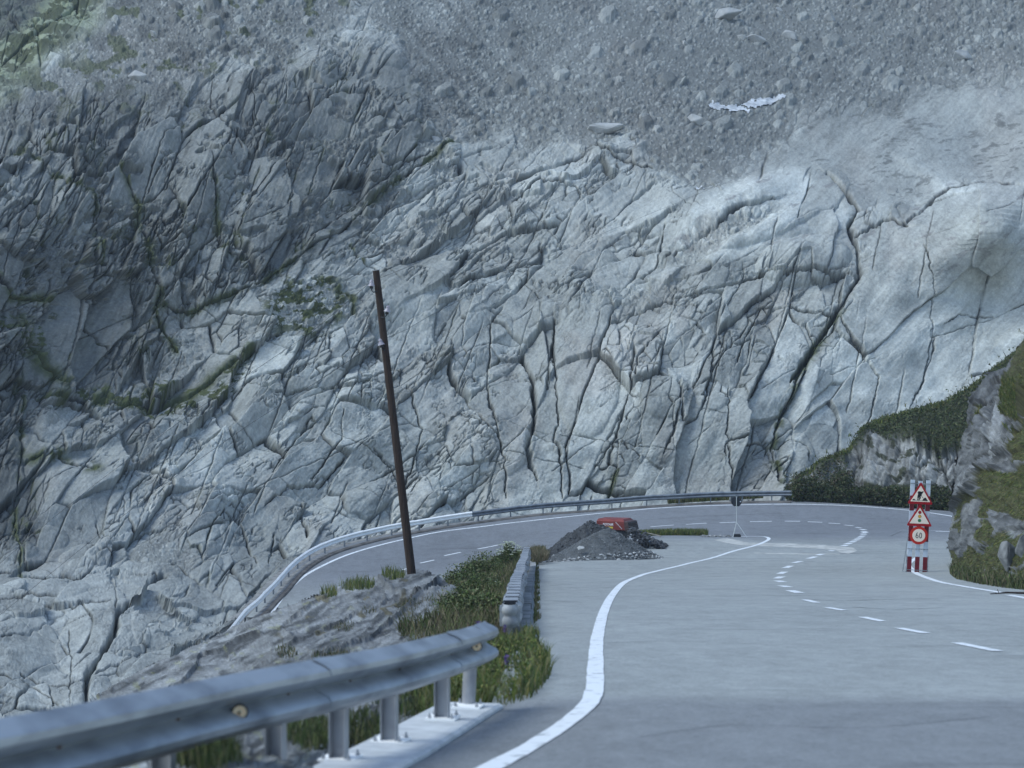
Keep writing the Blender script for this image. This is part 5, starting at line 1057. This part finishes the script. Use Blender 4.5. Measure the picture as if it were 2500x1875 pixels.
def stroke(pts, w_, y): # flat ribbon along a polyline in x,z
    mb = MB(); v = []; f = []; n = len(pts)
    for i, p in enumerate(pts):
        a = Vector(pts[max(i-1, 0)]); b = Vector(pts[min(i+1, n-1)])
        if pts[0] == pts[-1] and i in (0, n-1): a = Vector(pts[-2]); b = Vector(pts[1])
        t = (b-a).normalized(); nn = Vector((-t.y, t.x))*w_/2
        v += [(p[0]-nn.x, y, p[1]-nn.y), (p[0]+nn.x, y, p[1]+nn.y), (p[0]-nn.x, y+.002, p[1]-nn.y), (p[0]+nn.x, y+.002, p[1]+nn.y)]
    for i in range(n-1): j = 4*i; f += [(j, j+1, j+5, j+4), (j+2, j+6, j+7, j+3), (j, j+4, j+6, j+2), (j+1, j+3, j+7, j+5)]
    mb.add(v, f); return mb
el = lambda cx, cz, rx, rz, a0, a1, n=24: [(cx+rx*math.cos(a0+(a1-a0)*i/n), cz+rz*math.sin(a0+(a1-a0)*i/n)) for i in range(n+1)]
zc = 1.272
d0 = stroke(el(.058, zc, .036, .085, 0, 2*math.pi), .021, -.0665)
d6 = stroke(el(-.058, zc-.037, .036, .048, -math.pi*1.02, math.pi, 26), .021, -.0665)
d6b = stroke([(-.094, zc-.03), (-.090, zc+.015), (-.075, zc+.055), (-.048, zc+.093)], .021, -.0668)
for d in (d0, d6, d6b): d.build('numeral', M_black, c60)

# ------------------------------------------------------------------ back of a sign on a tripod
tp0 = Vector(hit(1798, 1311)); tpd = empty('tripod_sign', tp0); tag(tpd, 'dark back of a round sign on a thin tripod at the tip of the lay-by', 'road sign'); sc = tp0.y/F
mb = MB(); mb.disc((0, 0, (1311.5-1225)*sc), 12.8*sc, .01, n=36); mb.build('sign_disc', noise_mat('sign_back', (.018, .022, .03), (.03, .034, .042), 4, .6), tpd)
mb = MB(); mb.tube([(0, -.02, (1311-1276)*sc), (0, -.02, (1311-1212)*sc)], .016, 8); mb.box((0, -.012, (1311-1237)*sc), (.16, .02, .03)); mb.box((0, -.012, (1311-1213)*sc), (.1, .02, .02)); mb.build('pole', M_tri, tpd)
mb = MB(); mb.disc((9.5*sc, -.01, (1311-1224.5)*sc), .028, .006, n=12); mb.build('sticker', M_white, tpd)
top = Vector((0, -.02, (1311-1275)*sc))
for foot in ((-10*sc, -.25, 0), (24*sc, -.2, 0), (-4*sc, .5, .0)):
    mb = MB(); mb.tube([top, foot], .018, 8); mb.build('leg', M_tri, tpd)
mb = MB(); mb.box((2*sc, .1, .06), (.36, .25, .11)); mb.box((2*sc, .1, .125), (.3, .06, .03)); mb.build('ballast_block', M_dark, tpd, bevel=.01)

# ------------------------------------------------------------------ gravel heaps, rubble, compressor
def heap(name, cx, cy, rx, ry, H, seed, cols, stones, label, peak=(0, 0), rough_=.05, big=None):
    n = 150; x = np.linspace(-1.25, 1.25, n); gx, gy = np.meshgrid(x, x); rr = np.hypot(gx, gy)*(1+.13*fbm(gx*1.4, gy*1.4, seed, 3)); 
    px_, py_ = peak; d = np.hypot(gx-px_*(1-np.clip(rr, 0, 1)), gy-py_*(1-np.clip(rr, 0, 1))); q = np.clip(1-d*(1+.12*fbm(gx*1.6+3, gy*1.6, seed+3, 3)), -1, 1)
    hh = H*(np.where(q > 0, 1-np.sqrt((1-q)**2+.02)+.01, q*.3)); hh = hh*(1.0)+rough_*fbm(gx*9, gy*9, seed+6, 5)*np.clip(q*4, 0, 1)+.02*fbm(gx*40, gy*40, seed+7, 2)
    X = cx+gx*rx; Yy = cy+gy*ry; Z = ZR(X, Yy)+hh; ke = (q > -.04)
    me = npmesh(name, np.stack([X, Yy, Z], -1).reshape(-1, 3), gridfaces(n, n, ke), smooth=True)
    c = np.array(cols[0])*(1+.5*fbm(gx*14, gy*14, seed+8, 4))[..., None]*np.ones(3); vcol(me, np.clip(c.reshape(-1, 3), .01, .6)); o = link(name, me, attr_mat(name+'_mat', bump=.03, bscale=22, vary=.5, vscale=18))
    bm = bmesh.new(); bm.from_mesh(me); bmesh.ops.delete(bm, geom=[v for v in bm.verts if not v.link_faces], context='VERTS'); bm.to_mesh(me); bm.free(); tag(o, label, 'gravel heap')
    r = np.random.default_rng(seed); V = []; Fq = []; cl = []
    for i in range(stones):
        an = r.random()*6.283; q_ = math.sqrt(r.random())*1.0; foot = r.random() < .28
        if foot: q_ = r.uniform(.84, 1.04)
        a, b = q_*math.cos(an), q_*math.sin(an); ii = int((a+1.25)/2.5*(n-1)); jj = int((b+1.25)/2.5*(n-1)); s_ = r.uniform(.03, .075) if not foot else r.uniform(.05, .15)
        s_ *= big or 1
        v, f = hullrock((cx+a*rx, cy+b*ry, float(Z[jj, ii])+s_*.15), s_, seed*1000+i, (1.2, 1, .75), 8); k0 = len(V); V += v; Fq += [[k0+t for t in g_] for g_ in f]; cc = np.array(cols[1 if r.random() < .6 or not foot else 2])*r.uniform(.6, 1.5); cl += [cc]*len(v)
    me = bpy.data.meshes.new('stones'); me.from_pydata(V, [], Fq); vcol(me, np.clip(np.array(cl), .01, .7)); so = link('loose_stones', me, M_nrock, o); so['kind'] = 'stuff'; return o
_hr = hullrock
def hullrock(c, size, seed, squash=(1, 1, .7), npt=16):   # cheap variant for small stones
    if size > .25: return _hr(c, size, seed, squash, npt)
    r = np.random.default_rng(seed); M = [(1, 0, 0), (-1, 0, 0), (0, 1, 0), (0, -1, 0), (0, 0, 1), (0, 0, -1)]; a = r.random()*3; ca, sa = math.cos(a), math.sin(a); v = []
    for p in M:
        q = np.array(p)*(.7+.6*r.random())+r.normal(size=3)*.18; q = q*np.array(squash)*size/2; v.append((c[0]+q[0]*ca-q[1]*sa, c[1]+q[0]*sa+q[1]*ca, c[2]+q[2]))
    return v, [(0, 2, 4), (2, 1, 4), (1, 3, 4), (3, 0, 4), (2, 0, 5), (1, 2, 5), (3, 1, 5), (0, 3, 5)]
heap('gravel_heap', 3.55, 72.8, 2.45, 2.2, 1.36, 3, [(.085, .092, .095), (.14, .15, .155), (.34, .35, .35)], 2600, 'front heap of grey gravel with pale stones round its foot', peak=(.12, 0))
heap('gravel_heap', 3.15, 77.5, 2.3, 2.0, 1.5, 5, [(.05, .054, .058), (.08, .085, .09), (.2, .21, .21)], 1900, 'darker heap of chunky asphalt millings behind the front gravel heap', peak=(.1, 0), rough_=.16, big=1.5)
V_ = []; Fq_ = []; cl_ = []; r = np.random.default_rng(77)
for i in range(420):
    t = r.random(); px = 1532+t*96; Y = 77+r.random()*2.4; zt = np.interp(px, [1532, 1560, 1590, 1610, 1630], [1.0, .7, .4, .22, .03]); x = (px-1250)/F*Y; s_ = r.uniform(.08, .24)
    v, f = hullrock((x, Y, surfz(ZT, x, Y)+r.random()*zt), s_, 5000+i, (1.1, 1, .8), 9); k0 = len(V_); V_ += v; Fq_ += [[k0+t_ for t_ in g_] for g_ in f]; cc = np.array((.055, .058, .063))*r.uniform(.6, 1.9)*(4 if r.random() < .04 else 1); cl_ += [cc]*len(v)
me = bpy.data.meshes.new('rubble_heap'); me.from_pydata(V_, [], Fq_); vcol(me, np.clip(np.array(cl_), .01, .6)); o = link('rubble_heap', me, M_nrock); tag(o, 'small heap of dark broken asphalt chunks below the red compressor', 'rubble', kind='stuff')
mb = MB(); v, f = _hr((0, 0, 0), .3, 4, (1.2, 1, .7), 16); mb.add(v, f); o = mb.build('boulder', M_bld); p = Vector(P(1419, 1338, 71.2)); o.location = p; tag(o, 'pale round stone lying on the flank of the front gravel heap', 'stone')

cY = 80.2; ks = cY/F; gz = surfz(ZT, 5.0, cY); cx_ = (1504-1250)*ks; cp_ = empty('compressor', (cx_, cY, gz), (0, 0, R(-24))); tag(cp_, 'red trailer compressor with a dark louvred end behind the gravel heaps', 'compressor')
ztop_ = HC-(1265-YH)*ks-gz; hz = ztop_-.48
def hexa(b, m, t): # three stacked rectangles (x0,x1,y0,y1,z)
    v = []
    for x0, x1, y0, y1, z in (b, m, t): v += [(x0, y0, z), (x1, y0, z), (x1, y1, z), (x0, y1, z)]
    f = [(3, 2, 1, 0), (8, 9, 10, 11)]
    for l in (0, 4):
        for q in range(4): f.append((l+q, l+(q+1) % 4, l+4+(q+1) % 4, l+4+q))
    return v, f
mb = MB(); mb.add(*hexa((-.70, .66, -.60, .60, hz), (-.70, .60, -.60, .60, ztop_-.10), (-.66, .52, -.46, .46, ztop_))); mb.build('hood', M_red, cp_, bevel=.01)
mb = MB(); mb.add(*hexa((.64, .86, -.605, .605, hz-.02), (.60, .76, -.605, .605, ztop_-.12), (.58, .70, -.5, .5, ztop_-.09))); gr = mb.build('louvred_end', noise_mat('dark_grille', (.05, .035, .035), (.09, .06, .06), 5, .7), cp_)
for i in range(4):
    z = hz+.04+i*.088; xx = .862-(z-hz)*.27
    mb = MB(); mb.box((xx, 0, z), (.05, 1.06, .045), M=Matrix.Rotation(R(15), 3, 'Y')); mb.build('louvre', M_black, gr)
mb = MB(); mb.box((0, 0, hz-.14), (1.3, 1.05, .24)); mb.box((-1.1, 0, .42), (1.0, .08, .08)); mb.build('chassis', M_dark, cp_)
for s in (-1, 1):
    mb = MB(); mb.disc((0, s*.62, .3), .3, .18, n=28); w1 = mb.build('wheel', M_dark, cp_, bevel=.02); mb = MB(); mb.disc((0, s*.715, .3), .16, .01, n=20); mb.build('rim', M_galvo, w1)
def text(body, size, mat, parent, loc, rot, shear=0, sx=1):
    cu = bpy.data.curves.new('t', 'FONT'); cu.body = body; cu.size = size; cu.shear = shear; cu.extrude = .002; cu.align_x = 'CENTER'; cu.align_y = 'CENTER'; cu.offset = size*.03
    o = bpy.data.objects.new('t', cu); COL.objects.link(o); me = bpy.data.meshes.new_from_object(o); bpy.data.objects.remove(o); t = link('lettering', me, mat, parent); t.location = loc; t.rotation_euler = rot; t.scale = (sx, 1, 1); return t
M_let = noise_mat('white_lettering', (.6, .62, .64), (.75, .77, .79), 5, .5)
text('ROTAIR', .135, M_let, cp_, (-.16, -.604, hz+.235), (R(90), 0, 0), .25, 1.05)
mb = MB(); mb.box((-.11, -.603, hz+.105), (.38, .006, .075)); mb.build('sticker', M_sticker, cp_)
for i in range(9): mb = MB(); mb.box((.22+i*.034, -.603, hz+.34-i*.034), (.026, .006, .03), M=Matrix.Rotation(R(42), 3, 'Y')); mb.build('diagonal_marking', M_let, cp_)

# ------------------------------------------------------------------ small things on the road
v, f = _hr((0, 0, 0), .28, 11, (.3, .3, .35), 12)
p = hit(1343, 1640); v, f = hullrock((0, 0, 0), .06, 12, (.8, .7, 1.0)); mb = MB(); mb.add(v, f); o = mb.build('stone', noise_mat('brown_stone', (.05, .035, .03), (.09, .065, .055), 20, .9)); o.location = p+Vector((0, 0, .02)); tag(o, 'small brown stone on the asphalt near the grass', 'stone')
mb = MB(); a = hit(2418, 1452); b = hit(2560, 1449); mb.tube([a+Vector((0, 0, .02)), a.lerp(b, .3)+Vector((0, .1, .03)), a.lerp(b, .6)+Vector((0, 0, .02)), b+Vector((0, 0, .02))], [.01, .022, .025, .02], 6)
mb.tube([a.lerp(b, .15)+Vector((0, 0, .02)), a.lerp(b, .12)+Vector((0, .02, .12))], .008, 5); o = mb.build('stick', M_wood); tag(o, 'dark stick lying across the right edge line', 'stick')
a = Vector(P(1579, 1301, 88.5)); b = Vector(P(1614, 1309, 88.2)); mb = MB(); mb.tube([a+Vector((0, 0, 0)), b], .03, 6); o = mb.build('plank', noise_mat('pale_wood', (.2, .18, .15), (.3, .28, .24), 5)); tag(o, 'thin pale plank lying in the grass strip by the compressor', 'plank')
# purple and white wild flowers near the guardrail ends
for i, (px, py, Y, c_, l) in enumerate([(1232, 1536, 24.5, 0, 'purple flower spike in front of the pale guardrail end'), (1197, 1553, 20, 0, 'purple flower spike right of the nearest guardrail end'), (1236, 1613, 18.5, 0, 'purple flower in the grass below the guardrail ends'), (1168, 1528, 24, 0, 'purple flower behind the nearest guardrail end')]):
    q = Vector(P(px, py, Y)); z = surfz(ZB, q.x, q.y); fl_ = empty('wild_flower', (q.x, q.y, z)); tag(fl_, l, 'flower'); H_ = max(.12, q.z-z); mb = MB(); mb.tube([(0, 0, 0), (.01, 0, H_)], .003, 5); mb.build('stem', M_leafs if False else M_wood, fl_)
    C = np.column_stack([rng.normal(size=90)*.012, rng.normal(size=90)*.012, H_-.04+rng.random(90)*.1]); leaves('blossom', C, .006, .014, [(.10, .06, .22), (.14, .09, .28)], parent=fl_)
C = [];
for px, py, Y in [(1187, 1494, 34), (1193, 1499, 34), (1178, 1497, 35), (1197, 1490, 35), (1315, 1513, 30), (1135, 1660, 17.5), (1140, 1680, 17.5), (1060, 1815, 13.5), (817, 1813, 13), (1118, 1640, 18), (1210, 1420, 45), (1170, 1440, 42), (2010, 1180, 104), (1960, 1190, 104), (2000, 1176, 104)]:
    b = np.array(P(px, py, Y)); C += list(b+rng.normal(size=(12, 3))*np.array((.004, .004, .0025))*Y*.15)
g = leaves('white_flowers', C, .012, .03, [(.6, .63, .58), (.5, .55, .45)]); tag(g, 'scattered small white flowers in the verges', 'flowers', kind='stuff')
# broad ground below everything so that the gaps beside the rocks are closed
X_, Y_ = np.meshgrid(np.linspace(-160, 160, 60), np.linspace(0, 420, 60)); Z_ = -16-.02*np.abs(X_)+fbm(X_/30, Y_/30, 700, 4)*2+np.clip(Y_-140, 0, 300)*.22
me = npmesh('ground', np.stack([X_, Y_, Z_], -1).reshape(-1, 3), gridfaces(60, 60), smooth=True); tag(link('ground', me, noise_mat('valley_ground', (.12, .125, .12), (.25, .26, .25), .6, .95)), kind='structure')
